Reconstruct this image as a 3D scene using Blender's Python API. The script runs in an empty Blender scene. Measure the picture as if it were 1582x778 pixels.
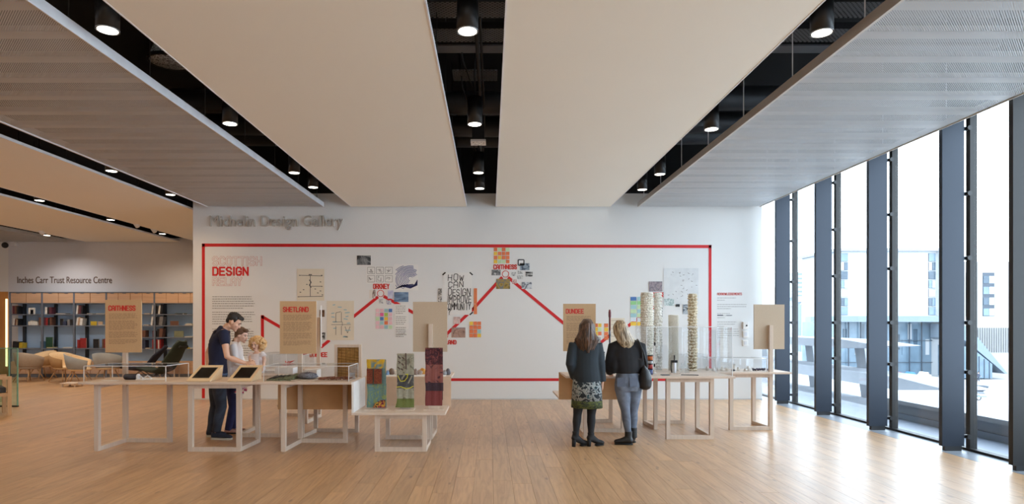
import bpy, bmesh, math, random
from mathutils import Vector, Matrix
random.seed(7)
R = random.Random(11)

# ---------------------------------------------------------------- camera, sky, lights, exposure
SC = bpy.context.scene
COL = SC.collection
H = 1.63                       # eye height; picture geometry below uses the 1582 x 778 frame
F, PX, PY = 960.0, 757.0, 498.0
cam_d = bpy.data.cameras.new('camera'); cam = bpy.data.objects.new('camera', cam_d); COL.objects.link(cam)
cam.location = (0, 0, H); cam.rotation_euler = (math.pi/2, 0, 0)
cam_d.sensor_fit = 'HORIZONTAL'; cam_d.sensor_width = 36; cam_d.lens = 36*F/1582
cam_d.shift_x = (791-PX)/1582; cam_d.shift_y = (PY-389)/1582
cam_d.clip_start = .05; cam_d.clip_end = 2000
SC.camera = cam
SC.view_settings.view_transform = 'Standard'; SC.view_settings.look = 'None'
SC.view_settings.gamma = 1; SC.view_settings.use_curve_mapping = False
SC.view_settings.exposure = 0.12

world = bpy.data.worlds.new('sky'); SC.world = world; world.use_nodes = True
bgn = world.node_tree.nodes['Background']
bgn.inputs[0].default_value = (.75, .875, 1.0, 1); bgn.inputs[1].default_value = 7.0
SC.cycles.transparent_max_bounces = 32

def area(name, loc, rot, sx, sy, energy, color):
    d = bpy.data.lights.new(name, 'AREA'); d.shape = 'RECTANGLE'; d.size = sx; d.size_y = sy
    d.energy = energy; d.color = color
    o = bpy.data.objects.new(name, d); COL.objects.link(o); o.location = loc; o.rotation_euler = rot
    return o
# fill lights added out of view, above the camera end of the hall and far left
area('fill_light', (-2.5, 0.5, 4.0), (math.radians(12), 0, 0), 6.0, 3.0, 110, (1, .88, .74))
area('fill_light', (3.0, -3.5, 4.0), (math.radians(20), 0, 0), 6.0, 3.0, 70, (1, .95, .90))
area('fill_light', (-11.0, 6.0, 4.0), (0, 0, 0), 4.0, 4.0, 130, (1, .76, .50))

# ---------------------------------------------------------------- materials
def lin(c):
    return tuple(((v/255)/12.92 if v/255 <= .04045 else ((v/255+.055)/1.055)**2.4) for v in c)
MATS = {}
def base_mat(name):
    m = bpy.data.materials.new(name); m.use_nodes = True
    nt = m.node_tree; b = nt.nodes['Principled BSDF']
    return m, nt, b
def mat(name, rgb, rough=.6, metal=0., var=.06, scale=6., bump=0., spec=.5):
    """plain surface with a little procedural tone variation; rgb is sRGB 0-255"""
    if name in MATS: return MATS[name]
    m, nt, b = base_mat(name)
    c = lin(rgb)
    tc = nt.nodes.new('ShaderNodeTexCoord'); nz = nt.nodes.new('ShaderNodeTexNoise')
    nz.inputs['Scale'].default_value = scale; nz.inputs['Detail'].default_value = 4
    nt.links.new(tc.outputs['Object'], nz.inputs['Vector'])
    rp = nt.nodes.new('ShaderNodeValToRGB')
    rp.color_ramp.elements[0].color = tuple(v*(1-var) for v in c)+(1,)
    rp.color_ramp.elements[1].color = tuple(min(1, v*(1+var)) for v in c)+(1,)
    rp.color_ramp.elements[0].position = .3; rp.color_ramp.elements[1].position = .7
    nt.links.new(nz.outputs['Fac'], rp.inputs[0]); nt.links.new(rp.outputs[0], b.inputs['Base Color'])
    b.inputs['Roughness'].default_value = rough; b.inputs['Metallic'].default_value = metal
    b.inputs['Specular IOR Level'].default_value = spec
    if bump:
        bp = nt.nodes.new('ShaderNodeBump'); bp.inputs['Strength'].default_value = bump; bp.inputs['Distance'].default_value = .01
        nt.links.new(nz.outputs['Fac'], bp.inputs['Height']); nt.links.new(bp.outputs[0], b.inputs['Normal'])
    MATS[name] = m; return m
def wood(name, rgb, dark=.8, axis='X', scale=3., rough=.55):
    if name in MATS: return MATS[name]
    m, nt, b = base_mat(name); c = lin(rgb)
    tc = nt.nodes.new('ShaderNodeTexCoord'); mp = nt.nodes.new('ShaderNodeMapping')
    s = {'X': (.6, 9, 9), 'Y': (9, .6, 9), 'Z': (9, 9, .6)}[axis]
    mp.inputs['Scale'].default_value = s
    nz = nt.nodes.new('ShaderNodeTexNoise'); nz.inputs['Scale'].default_value = scale; nz.inputs['Detail'].default_value = 6
    nz.inputs['Distortion'].default_value = .6
    nt.links.new(tc.outputs['Object'], mp.inputs[0]); nt.links.new(mp.outputs[0], nz.inputs['Vector'])
    rp = nt.nodes.new('ShaderNodeValToRGB')
    rp.color_ramp.elements[0].color = tuple(v*dark for v in c)+(1,); rp.color_ramp.elements[0].position = .35
    rp.color_ramp.elements[1].color = c+(1,); rp.color_ramp.elements[1].position = .6
    nt.links.new(nz.outputs['Fac'], rp.inputs[0]); nt.links.new(rp.outputs[0], b.inputs['Base Color'])
    b.inputs['Roughness'].default_value = rough
    MATS[name] = m; return m
def floor_mat():
    m, nt, b = base_mat('oak_floor'); N = nt.nodes.new; L = nt.links.new
    oi = N('ShaderNodeObjectInfo'); ge = N('ShaderNodeNewGeometry')
    ad = N('ShaderNodeMath'); ad.operation = 'ADD'; L(oi.outputs['Random'], ad.inputs[0]); L(ge.outputs['Random Per Island'], ad.inputs[1])
    fr = N('ShaderNodeMath'); fr.operation = 'FRACT'; L(ad.outputs[0], fr.inputs[0])
    mp = N('ShaderNodeMapping'); L(ge.outputs['Position'], mp.inputs[0]); mp.inputs['Scale'].default_value = (13, 1.1, 1)
    cx = N('ShaderNodeCombineXYZ'); ml = N('ShaderNodeMath'); ml.operation = 'MULTIPLY'; ml.inputs[1].default_value = 37
    L(fr.outputs[0], ml.inputs[0]); L(ml.outputs[0], cx.inputs[1]); L(ml.outputs[0], cx.inputs[0]); L(cx.outputs[0], mp.inputs['Location'])
    nz = N('ShaderNodeTexNoise'); nz.inputs['Scale'].default_value = 1.3; nz.inputs['Detail'].default_value = 7; nz.inputs['Distortion'].default_value = 1.6
    L(mp.outputs[0], nz.inputs['Vector'])
    rp = N('ShaderNodeValToRGB'); e = rp.color_ramp.elements
    e[0].position = .3; e[0].color = lin((168, 125, 82))+(1,); e[1].position = .62; e[1].color = lin((198, 158, 113))+(1,)
    L(nz.outputs['Fac'], rp.inputs[0])
    hs = N('ShaderNodeHueSaturation'); L(rp.outputs[0], hs.inputs['Color'])
    mr = N('ShaderNodeMapRange'); mr.inputs['To Min'].default_value = .86; mr.inputs['To Max'].default_value = 1.08
    L(fr.outputs[0], mr.inputs[0]); L(mr.outputs[0], hs.inputs['Value'])
    # knots
    mp2 = N('ShaderNodeMapping'); mp2.inputs['Scale'].default_value = (7, 2.2, 1); L(ge.outputs['Position'], mp2.inputs[0]); L(cx.outputs[0], mp2.inputs['Location'])
    vo = N('ShaderNodeTexVoronoi'); vo.inputs['Scale'].default_value = .8; L(mp2.outputs[0], vo.inputs['Vector'])
    kr = N('ShaderNodeValToRGB'); k = kr.color_ramp.elements; k[0].position = .05; k[0].color = (.32, .2, .12, 1); k[1].position = .11; k[1].color = (1, 1, 1, 1)
    L(vo.outputs['Distance'], kr.inputs[0])
    mx = N('ShaderNodeMix'); mx.data_type = 'RGBA'; mx.blend_type = 'MULTIPLY'; mx.inputs[0].default_value = .75
    L(hs.outputs[0], mx.inputs[6]); L(kr.outputs[0], mx.inputs[7]); L(mx.outputs[2], b.inputs['Base Color'])
    b.inputs['Roughness'].default_value = .42; b.inputs['Specular IOR Level'].default_value = .9; b.inputs['Coat Weight'].default_value = .6; b.inputs['Coat Roughness'].default_value = .32
    bp = N('ShaderNodeBump'); bp.inputs['Strength'].default_value = .12; bp.inputs['Distance'].default_value = .004
    L(nz.outputs['Fac'], bp.inputs['Height']); L(bp.outputs[0], b.inputs['Normal'])
    return m
def perforated(name, rgb, pitch=.02, thr=.28):
    m, nt, b = base_mat(name); N = nt.nodes.new; L = nt.links.new
    b.inputs['Base Color'].default_value = lin(rgb)+(1,); b.inputs['Roughness'].default_value = .5; b.inputs['Metallic'].default_value = .25
    ge = N('ShaderNodeNewGeometry'); sp = N('ShaderNodeSeparateXYZ'); L(ge.outputs['Position'], sp.inputs[0])
    outs = []
    for ax in (0, 1):
        a = N('ShaderNodeMath'); a.operation = 'MULTIPLY'; a.inputs[1].default_value = 2*math.pi/pitch; L(sp.outputs[ax], a.inputs[0])
        c = N('ShaderNodeMath'); c.operation = 'COSINE'; L(a.outputs[0], c.inputs[0]); outs.append(c)
    mm = N('ShaderNodeMath'); mm.operation = 'MULTIPLY'; L(outs[0].outputs[0], mm.inputs[0]); L(outs[1].outputs[0], mm.inputs[1])
    gt = N('ShaderNodeMath'); gt.operation = 'GREATER_THAN'; gt.inputs[1].default_value = thr; L(mm.outputs[0], gt.inputs[0])
    tr = N('ShaderNodeBsdfTransparent'); mx = N('ShaderNodeMixShader'); L(gt.outputs[0], mx.inputs[0]); L(b.outputs[0], mx.inputs[1]); L(tr.outputs[0], mx.inputs[2])
    L(mx.outputs[0], nt.nodes['Material Output'].inputs[0])
    MATS[name] = m; return m
def glass(name, tint=(1, 1, 1), refl=1.0, rough=.02):
    if name in MATS: return MATS[name]
    m, nt, b = base_mat(name); N = nt.nodes.new; L = nt.links.new
    nt.nodes.remove(b)
    tr = N('ShaderNodeBsdfTransparent'); tr.inputs[0].default_value = tuple(tint)+(1,)
    gl = N('ShaderNodeBsdfGlossy'); gl.inputs['Roughness'].default_value = rough
    lw = N('ShaderNodeLayerWeight'); lw.inputs['Blend'].default_value = .5
    pw = N('ShaderNodeMath'); pw.operation = 'POWER'; pw.inputs[1].default_value = 4.5; L(lw.outputs['Facing'], pw.inputs[0])
    ml = N('ShaderNodeMath'); ml.operation = 'MULTIPLY_ADD'; ml.inputs[1].default_value = .5*refl; ml.inputs[2].default_value = .02*refl; L(pw.outputs[0], ml.inputs[0])
    mx = N('ShaderNodeMixShader'); L(ml.outputs[0], mx.inputs[0]); L(tr.outputs[0], mx.inputs[1]); L(gl.outputs[0], mx.inputs[2])
    L(mx.outputs[0], nt.nodes['Material Output'].inputs[0]); MATS[name] = m; return m
def emit(name, rgb, s):
    if name in MATS: return MATS[name]
    m, nt, b = base_mat(name); nt.nodes.remove(b)
    e = nt.nodes.new('ShaderNodeEmission'); e.inputs[0].default_value = tuple(rgb)+(1,); e.inputs[1].default_value = s
    nt.links.new(e.outputs[0], nt.nodes['Material Output'].inputs[0]); MATS[name] = m; return m
def blotch(name, cols, scale=8., dist=1., detail=3, rough=.7, interp='LINEAR', stretch=(1, 1, 1), wave=False):
    """printed picture / patterned cloth: noise through a colour ramp, cols = [(pos, rgb)]"""
    if name in MATS: return MATS[name]
    m, nt, b = base_mat(name); N = nt.nodes.new; L = nt.links.new
    tc = N('ShaderNodeTexCoord'); mp = N('ShaderNodeMapping'); mp.inputs['Scale'].default_value = stretch
    mp.inputs['Location'].default_value = (R.random()*9, R.random()*9, R.random()*9)
    L(tc.outputs['Object'], mp.inputs[0])
    if wave:
        nz = N('ShaderNodeTexWave'); nz.inputs['Distortion'].default_value = dist; nz.inputs['Detail'].default_value = detail
    else:
        nz = N('ShaderNodeTexNoise'); nz.inputs['Distortion'].default_value = dist; nz.inputs['Detail'].default_value = detail
    nz.inputs['Scale'].default_value = scale
    L(mp.outputs[0], nz.inputs['Vector'])
    rp = N('ShaderNodeValToRGB'); rp.color_ramp.interpolation = interp
    e = rp.color_ramp.elements
    while len(e) < len(cols): e.new(.5)
    for i, (p, c) in enumerate(cols): e[i].position = p; e[i].color = lin(c)+(1,)
    L(nz.outputs[0], rp.inputs[0])
    L(rp.outputs[0], b.inputs['Base Color']); b.inputs['Roughness'].default_value = rough
    MATS[name] = m; return m

M_wall = mat('white_paint', (226, 226, 224), .75, var=.01, scale=.8)
M_ceil = mat('ceiling_board_paint', (234, 230, 219), .8, var=.01, scale=.5)
M_black = mat('black_plenum_paint', (20, 20, 22), .85)
M_dark = mat('dark_metal', (46, 47, 50), .45, .5)
M_fin = mat('charcoal_blue_metal', (36, 44, 56), .42, .35, var=.03, scale=1.5)
M_findark = mat('near_black_metal', (34, 33, 32), .5, .3)
M_whitemetal = mat('white_metal', (225, 226, 230), .4)
M_ash = wood('pale_ash_wood', (212, 193, 175), .9, 'Z')
M_ashtop = wood('pale_ash_board', (219, 199, 181), .93, 'X')
M_mdf = mat('tan_board', (200, 166, 126), .7, var=.03, scale=60)
M_tanback = mat('tan_board_reverse', (194, 174, 150), .7, var=.03, scale=60)
M_red = mat('red_vinyl', (205, 24, 30), .5)
M_redtext = mat('red_print', (204, 52, 44), .6)
M_pink = mat('faint_pink_print', (228, 178, 170), .6)
M_ink = mat('grey_ink', (120, 116, 110), .7)
M_tanink = mat('brown_ink', (140, 112, 84), .7)
M_glass = glass('clear_glass', (.985, .99, .99), .9)
M_wglass = glass('window_glass', (.93, .95, .96), .9)
M_acr = glass('acrylic', (.975, .98, .985), 1.3)
M_edge = mat('frosted_acrylic_edge', (238, 240, 240), .35)
M_white = mat('white_card', (240, 238, 234), .6)
M_blackpl = mat('black_plastic', (22, 22, 24), .4)
M_floor = floor_mat()

# ---------------------------------------------------------------- mesh helpers
class MB:
    def __init__(s): s.v = []; s.f = []; s.mi = []; s.mats = []; s.cur = 0; s.smooth = []
    def use(s, m):
        if m not in s.mats: s.mats.append(m)
        s.cur = s.mats.index(m); return s
    def _f(s, idx, sm=False): s.f.append(tuple(idx)); s.mi.append(s.cur); s.smooth.append(sm)
    def box(s, x0, x1, y0, y1, z0, z1, M=None):
        n = len(s.v)
        if x0 > x1: x0, x1 = x1, x0
        if y0 > y1: y0, y1 = y1, y0
        if z0 > z1: z0, z1 = z1, z0
        P = [Vector((x, y, z)) for z in (z0, z1) for y in (y0, y1) for x in (x0, x1)]
        if M is not None: P = [M @ p for p in P]
        s.v += P
        for q in ((0, 2, 3, 1), (4, 5, 7, 6), (0, 1, 5, 4), (2, 6, 7, 3), (0, 4, 6, 2), (1, 3, 7, 5)): s._f([n+i for i in q])
        return s
    def poly(s, pts, d):
        """prism: polygon pts extruded by vector d"""
        n = len(s.v); k = len(pts); d = Vector(d)
        s.v += [Vector(p) for p in pts] + [Vector(p)+d for p in pts]
        s._f([n+i for i in range(k)][::-1]); s._f([n+k+i for i in range(k)])
        for i in range(k): j = (i+1) % k; s._f((n+i, n+j, n+k+j, n+k+i))
        return s
    def rings(s, rings, cap0=True, cap1=True, sm=True, closed=False):
        n = len(s.v); k = len(rings[0])
        for r in rings: s.v += [Vector(p) for p in r]
        m = len(rings)
        for a in range(m if closed else m-1):
            b = (a+1) % m
            for i in range(k):
                j = (i+1) % k; s._f((n+a*k+i, n+a*k+j, n+b*k+j, n+b*k+i), sm)
        if not closed:
            if cap0: s._f([n+i for i in range(k)][::-1])
            if cap1: s._f([n+(m-1)*k+i for i in range(k)])
        return s
    def lathe(s, c, prof, n=16, axis=None, caps=True, sm=True):
        """prof = [(radius, height)] about the vertical through c (or along axis)"""
        c = Vector(c); q = Vector((0, 0, 1)).rotation_difference(Vector(axis)) if axis is not None else None
        rs = []
        for r, h in prof:
            ring = []
            for i in range(n):
                a = 2*math.pi*i/n; p = Vector((r*math.cos(a), r*math.sin(a), h))
                ring.append(c+(q @ p if q else p))
            rs.append(ring)
        return s.rings(rs, caps, caps, sm)
    def tube(s, pts, r, n=8, ref=None, ends=False, sm=True):
        """round / elliptical tube: r = float, list of floats or list of (a, b)"""
        pts = [Vector(p) for p in pts]; m = len(pts)
        rr = [r]*m if isinstance(r, (int, float)) else list(r)
        rr = [(q, q) if isinstance(q, (int, float)) else q for q in rr]
        if ends:
            t0 = (pts[0]-pts[1]).normalized(); t1 = (pts[-1]-pts[-2]).normalized(); a0 = rr[0]; a1 = rr[-1]
            e = lambda q, k: (q[0]*k, q[1]*k)
            A = [(pts[0]+t0*min(a0)*.85, e(a0, .35)), (pts[0]+t0*min(a0)*.5, e(a0, .8))]
            B = [(pts[-1]+t1*min(a1)*.5, e(a1, .8)), (pts[-1]+t1*min(a1)*.85, e(a1, .35))]
            pts = [p for p, _ in A]+pts+[p for p, _ in B]; rr = [q for _, q in A]+rr+[q for _, q in B]; m = len(pts)
        rs = []; prev = None
        for i in range(m):
            t = (pts[min(i+1, m-1)]-pts[max(i-1, 0)]).normalized()
            if ref is not None: a = Vector(ref)
            elif prev is not None: a = prev
            else: a = Vector((0, 0, 1)) if abs(t.z) < .9 else Vector((1, 0, 0))
            a = a-t*a.dot(t)
            if a.length < 1e-5: a = t.orthogonal()
            a.normalize(); prev = a; b = t.cross(a)
            rs.append([pts[i]+a*(rr[i][0]*math.cos(2*math.pi*k/n))+b*(rr[i][1]*math.sin(2*math.pi*k/n)) for k in range(n)])
        return s.rings(rs, sm=sm)
    def ball(s, c, r, n=12, M=None):
        """ellipsoid; r float or (a,b,c); M = 3x3 orientation"""
        c = Vector(c); r = (r, r, r) if isinstance(r, (int, float)) else r
        rs = []
        m = max(4, n//2)
        for j in range(m+1):
            th = math.pi*(j/m); th = min(max(th, .12), math.pi-.12)
            ring = []
            for i in range(n):
                a = 2*math.pi*i/n
                p = Vector((r[0]*math.sin(th)*math.cos(a), r[1]*math.sin(th)*math.sin(a), -r[2]*math.cos(th)))
                ring.append(c+(M @ p if M is not None else p))
            rs.append(ring)
        return s.rings(rs)
    def build(s, name, m=None, parent=None, bevel=0):
        me = bpy.data.meshes.new(name)
        off = parent_loc(parent)
        me.from_pydata([tuple(Vector(p)-off) for p in s.v], [], s.f); 
        for mm in (s.mats if s.mats else [m]): me.materials.append(mm)
        if s.mats:
            me.polygons.foreach_set('material_index', s.mi)
        me.polygons.foreach_set('use_smooth', s.smooth)
        me.update()
        o = bpy.data.objects.new(name, me); COL.objects.link(o)
        if parent: o.parent = parent
        if bevel:
            b = o.modifiers.new('bevel', 'BEVEL'); b.width = bevel; b.segments = 2; b.limit_method = 'ANGLE'
        return o
def parent_loc(p):
    v = Vector((0, 0, 0))
    while p is not None: v += Vector(p.location); p = p.parent
    return v
def thing(name, label, cat, loc, group=None, kind=None):
    o = bpy.data.objects.new(name, None); COL.objects.link(o); o.location = loc; o.empty_display_size = .1
    if label: o['label'] = label
    if cat: o['category'] = cat
    if group: o['group'] = group
    if kind: o['kind'] = kind
    return o
def tag(o, label, cat, group=None):
    o['label'] = label; o['category'] = cat
    if group: o['group'] = group
    return o
def struct(o, label=None):
    o['kind'] = 'structure'
    if label: o['label'] = label
    return o
def box(name, m, x0, x1, y0, y1, z0, z1, parent=None, bevel=0):
    return MB().box(x0, x1, y0, y1, z0, z1).build(name, m, parent, bevel)
def solo(name, m, label, cat, x0, x1, y0, y1, z0, z1, group=None, bevel=0):
    """a thing that is one box-like mesh, with its origin at its base"""
    e = Vector(((x0+x1)/2, (y0+y1)/2, min(z0, z1)))
    o = MB().box(x0-e.x, x1-e.x, y0-e.y, y1-e.y, z0-e.z, z1-e.z).build(name, m, None, bevel)
    o.location = e
    return tag(o, label, cat, group)
def lone(mb, name, m, label, cat, base, group=None, bevel=0):
    """a single-mesh thing built in world coordinates, origin moved to base"""
    b = Vector(base); mb.v = [Vector(p)-b for p in mb.v]
    o = mb.build(name, m, None, bevel); o.location = b
    return tag(o, label, cat, group)
def remesh(mb, name, m, parent, voxel=.008, smooth=4):
    o = mb.build(name, m, parent)
    r = o.modifiers.new('r', 'REMESH'); r.mode = 'VOXEL'; r.voxel_size = voxel; r.use_smooth_shade = True
    if smooth:
        q = o.modifiers.new('s', 'SMOOTH'); q.factor = .5; q.iterations = smooth
    dg = bpy.context.evaluated_depsgraph_get(); dg.update()
    me = bpy.data.meshes.new_from_object(o.evaluated_get(dg), preserve_all_data_layers=False, depsgraph=dg)
    o.modifiers.clear(); old = o.data; o.data = me; me.name = name
    bpy.data.meshes.remove(old)
    if not me.materials: me.materials.append(m)
    me.polygons.foreach_set('use_smooth', [True]*len(me.polygons))
    return o
def px(x, y, Y):               # the world point that stands at depth Y behind pixel x, y
    return Vector(((x-PX)*Y/F, Y, H-(y-PY)*Y/F))
ORD = ['first', 'second', 'third', 'fourth', 'fifth', 'sixth', 'seventh', 'eighth', 'ninth', 'tenth', 'eleventh', 'twelfth', 'thirteenth', 'fourteenth']

# ---------------------------------------------------------------- stroke lettering
STK = {
 'A': [[(0,0),(0,4.6),(1.3,6),(2.7,6),(4,4.6),(4,0)],[(0,2.4),(4,2.4)]],
 'B': [[(0,0),(0,6),(2.8,6),(3.8,5.1),(3.8,4),(2.8,3.1),(0,3.1)],[(2.8,3.1),(4,2.2),(4,1),(3,0),(0,0)]],
 'C': [[(4,4.7),(4,5),(3,6),(1,6),(0,5),(0,1),(1,0),(3,0),(4,1),(4,1.3)]],
 'D': [[(0,0),(0,6),(2.8,6),(4,4.8),(4,1.2),(2.8,0),(0,0)]],
 'E': [[(4,6),(0,6),(0,0),(4,0)],[(0,3),(3.4,3)]],
 'G': [[(4,4.4),(4,5),(3,6),(1,6),(0,5),(0,1),(1,0),(3,0),(4,1),(4,2.8),(2.2,2.8)]],
 'H': [[(0,0),(0,6)],[(4,0),(4,6)],[(0,3),(4,3)]],
 'I': [[(2,0),(2,6)]],
 'K': [[(0,0),(0,6)],[(4,6),(.4,2.8)],[(1.2,3.5),(4,0)]],
 'L': [[(0,6),(0,0),(3.8,0)]],
 'M': [[(0,0),(0,6),(2.2,2.6),(4.4,6),(4.4,0)]],
 'N': [[(0,0),(0,6),(4,0),(4,6)]],
 'O': [[(1,0),(0,1),(0,5),(1,6),(3,6),(4,5),(4,1),(3,0),(1,0)]],
 'P': [[(0,0),(0,6),(3,6),(4,5),(4,3.6),(3,2.6),(0,2.6)]],
 'R': [[(0,0),(0,6),(3,6),(4,5),(4,3.8),(3,2.8),(0,2.8)],[(2.4,2.8),(4,0)]],
 'S': [[(4,4.8),(3,6),(1,6),(0,5),(0,4.2),(1,3.2),(3,2.8),(4,1.8),(4,1),(3,0),(1,0),(0,1.2)]],
 'T': [[(0,6),(4,6)],[(2,6),(2,0)]],
 'U': [[(0,6),(0,1),(1,0),(3,0),(4,1),(4,6)]],
 'V': [[(0,6),(2,0),(4,6)]],
 'W': [[(0,6),(1.1,0),(2.3,4.4),(3.5,0),(4.6,6)]],
 'Y': [[(0,6),(2,3),(4,6)],[(2,3),(2,0)]],
 '?': [[(0,4.6),(.6,6),(2.6,6),(3.2,4.8),(2,3),(1.6,2)],[(1.5,.6),(1.5,0)]],
 ' ': []}
def strip(mb, p0, p1, w, y, t=.003, ext=None):
    """flat bar on a wall plane y from p0 to p1 (X, Z), facing the room"""
    a = Vector(p0); b = Vector(p1); d = b-a
    if d.length < 1e-6: return
    d.normalize(); n = Vector((-d.y, d.x))*w/2; e = d*(w*.45 if ext is None else ext)
    q = [a-e+n, a-e-n, b+e-n, b+e+n]
    mb.poly([(p.x, y, p.y) for p in q], (0, -t, 0))
def lettering(mb, text, x0, x1, z0, z1, y, w, jitter=0., t=.003, slant=0.):
    adv = {c: (max([p[0] for s in STK[c] for p in s])-0 if STK[c] else 2.4)+1.9 for c in set(text)}
    if 'I' in adv: adv['I'] = 2.6
    tot = sum(adv[c] for c in text)-1.9; sx = (x1-x0)/tot; sz = (z1-z0)/6; cx = 0
    for c in text:
        ox = cx-(1.6 if c == 'I' else 0)
        jx, jz, js = R.uniform(-jitter, jitter), R.uniform(-jitter, jitter), 1+R.uniform(-jitter, jitter)*.3
        for s in STK[c]:
            P = [(x0+(ox+p[0]*js+jx+slant*p[1]+R.uniform(-jitter, jitter)*.35)*sx, z0+(p[1]*js+jz+R.uniform(-jitter, jitter)*.35)*sz) for p in s]
            for a, b in zip(P, P[1:]):
                strip(mb, a, b, w, y, t+.00014*(mb.__dict__.setdefault('seg', 0) % 9)); mb.seg += 1
        cx += adv[c]
def para(mb, x0, x1, ztop, pitch, n, y, hgt, t=.002, rnd=None, gaps=()):
    rnd = rnd or R
    for i in range(n):
        if i in gaps: continue
        z = ztop-i*pitch; x = x0; end = x1-rnd.uniform(0, .12)*(x1-x0)
        if i+1 in gaps or i == n-1: end = x0+(x1-x0)*rnd.uniform(.35, .8)
        while x < end:
            w = rnd.uniform(.02, .06); w = min(w, end-x)
            mb.box(x, x+w, y-t, y, z-hgt/2, z+hgt/2); x += w+.010
def font_mesh(text, x0, x1, z0, z1, y, depth, bold=0.):
    """real type, fitted to the rectangle, facing the room; returns list of per-letter vertex/face sets"""
    cu = bpy.data.curves.new('type', 'FONT'); cu.body = text; cu.extrude = .01; cu.offset = bold; cu.resolution_u = 4
    o = bpy.data.objects.new('type', cu); COL.objects.link(o)
    dg = bpy.context.evaluated_depsgraph_get(); dg.update()
    me = bpy.data.meshes.new_from_object(o.evaluated_get(dg)); bpy.data.objects.remove(o)
    bm = bmesh.new(); bm.from_mesh(me); bmesh.ops.remove_doubles(bm, verts=bm.verts, dist=1e-5)
    bm.verts.index_update()
    V = [v.co.copy() for v in bm.verts]; Fc = [[v.index for v in f.verts] for f in bm.faces]; bm.free(); bpy.data.meshes.remove(me)
    ax0 = min(v.x for v in V); ax1 = max(v.x for v in V); ay0 = min(v.y for v in V); ay1 = max(v.y for v in V)
    T = [Vector((x0+(v.x-ax0)/(ax1-ax0)*(x1-x0), y-(depth if v.z > 0 else 0), z0+(v.y-ay0)/(ay1-ay0)*(z1-z0))) for v in V]
    # islands -> letters (dots merge with the stroke below them)
    par = list(range(len(V)))
    def fd(a):
        while par[a] != a: par[a] = par[par[a]]; a = par[a]
        return a
    for f in Fc:
        for k in f[1:]: par[fd(k)] = fd(f[0])
    isl = {}
    for f in Fc: isl.setdefault(fd(f[0]), []).append(f)
    L = []
    for fs in isl.values():
        xs = [T[i].x for f in fs for i in f]; L.append([min(xs), max(xs), fs])
    L.sort(key=lambda q: q[0]); out = []
    for a in L:
        if out and a[0] < out[-1][1] and (min(a[1], out[-1][1])-max(a[0], out[-1][0])) > .5*min(a[1]-a[0], out[-1][1]-out[-1][0]):
            out[-1][2] += a[2]; out[-1][1] = max(out[-1][1], a[1])
        else: out.append(a)
    res = []
    for _, _, fs in out:
        mb = MB(); mp = {}
        for f in fs:
            q = []
            for i in f:
                if i not in mp: mp[i] = len(mb.v); mb.v.append(T[i])
                q.append(mp[i])
            mb._f(q)
        res.append(mb)
    return res
# ================================================================ THE SETTING
WY = 13.2                      # the gallery wall
RY = 18.9                      # the resource room wall
ZC = 4.08                      # underside of the ceiling panels
# ---- floor: dark bed with oak boards laid on it
fl = box('floor', mat('dark_floor_bed', (70, 52, 38), .8), -16.5, 5.72, -9, 19, -.05, -.012)
struct(fl, 'pale oak board floor running towards the white wall')
W_, boards = .196, []
rr = random.Random(3)
nrow = int((5.72+16.5)/W_)+1
for i in range(nrow):
    x1 = 5.715-i*W_; x0 = x1-W_+.0022
    y = -9-rr.random()*2.2
    while y < 19:
        L = rr.choice((1.9, 2.2, 2.4, 2.6)); a, b = max(y, -9), min(y+L-.0025, 19)
        if b-a > .1: boards.append((max(x0, -16.5), x1, a, b))
        y += L
def seen_area(q):
    x0, x1, y0, y1 = q; y0 = max(y0, 5.6)
    if y1 <= y0: return 0
    ym = (y0+y1)/2; xm = (x0+x1)/2; p = PX+xm*F/ym
    if p < -60 or p > 1640: return 0
    s = ((x1-x0)*F/ym)*(F*H/y0-F*H/y1)
    if xm < -6.4 and ym > 13.3: return s
    return s if ym < WY else 0
boards.sort(key=lambda q: -seen_area(q))
pm = {}
for q in boards[:295]:
    L = round(q[3]-q[2], 3)
    k = (L, round(q[1]-q[0], 3))
    if k not in pm:
        mb = MB().box(0, k[1], 0, L, -.014, 0); me = bpy.data.meshes.new('plank')
        me.from_pydata([tuple(v) for v in mb.v], [], mb.f); me.materials.append(M_floor); pm[k] = me
    o = bpy.data.objects.new('plank', pm[k]); COL.objects.link(o); o.parent = fl; o.location = (q[0], q[2], 0)
mb = MB()
for q in boards[295:]: mb.box(*q, -.014, 0)
o = mb.build('planking', M_floor, fl); o['kind'] = 'stuff'
# ---- stone strip under the window wall
st = struct(box('trim_1', M_dark, 5.72, 6.36, -9, 15.2, -.06, -.012), 'grey stone strip along the foot of the window wall')
M_stone = mat('grey_blue_stone', (132, 138, 146), .35, var=.05, scale=3)
for k in range(16):
    y0 = -9+k*1.52
    box('stone_slab', M_stone, 5.724, 6.12, y0, min(y0+1.515, 15.2), -.012, -.001, st)
# ---- gallery wall and the walls round it
gw = struct(box('wall_back', M_wall, -6.31, 5.78, WY, WY+.28, 0, 4.37), 'white gallery wall with red map line and posters')
struct(box('wall_back_upper', M_black, -6.31, 6.1, WY-.0, WY+.28, 4.37, 5.4), 'black upper wall above the ceiling panels')
rw = struct(box('wall_resource', mat('resource_wall_paint', (214, 216, 222), .75, var=.01), -14.65, -6.0, RY, RY+.2, 0, 4.2), 'plain white wall above the bookcase')
struct(box('wall_resource_upper', M_black, -16.5, -6.0, RY, RY+.2, 4.2, 5.4))
struct(box('wall_left', mat('warm_plaster', (222, 208, 190), .8), -16.7, -16.5, -9, 19.6, 0, 5.4))
struct(box('wall_doorway', wood('orange_ply', (205, 142, 76), .9, 'Z'), -16.5, -14.66, RY+.02, RY+.2, 0, 2.7), 'orange ply lining of the opening beside the bookcase')
struct(box('wall_resource_header', M_wall, -16.5, -14.65, RY, RY+.5, 2.57, 4.2))
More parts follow.
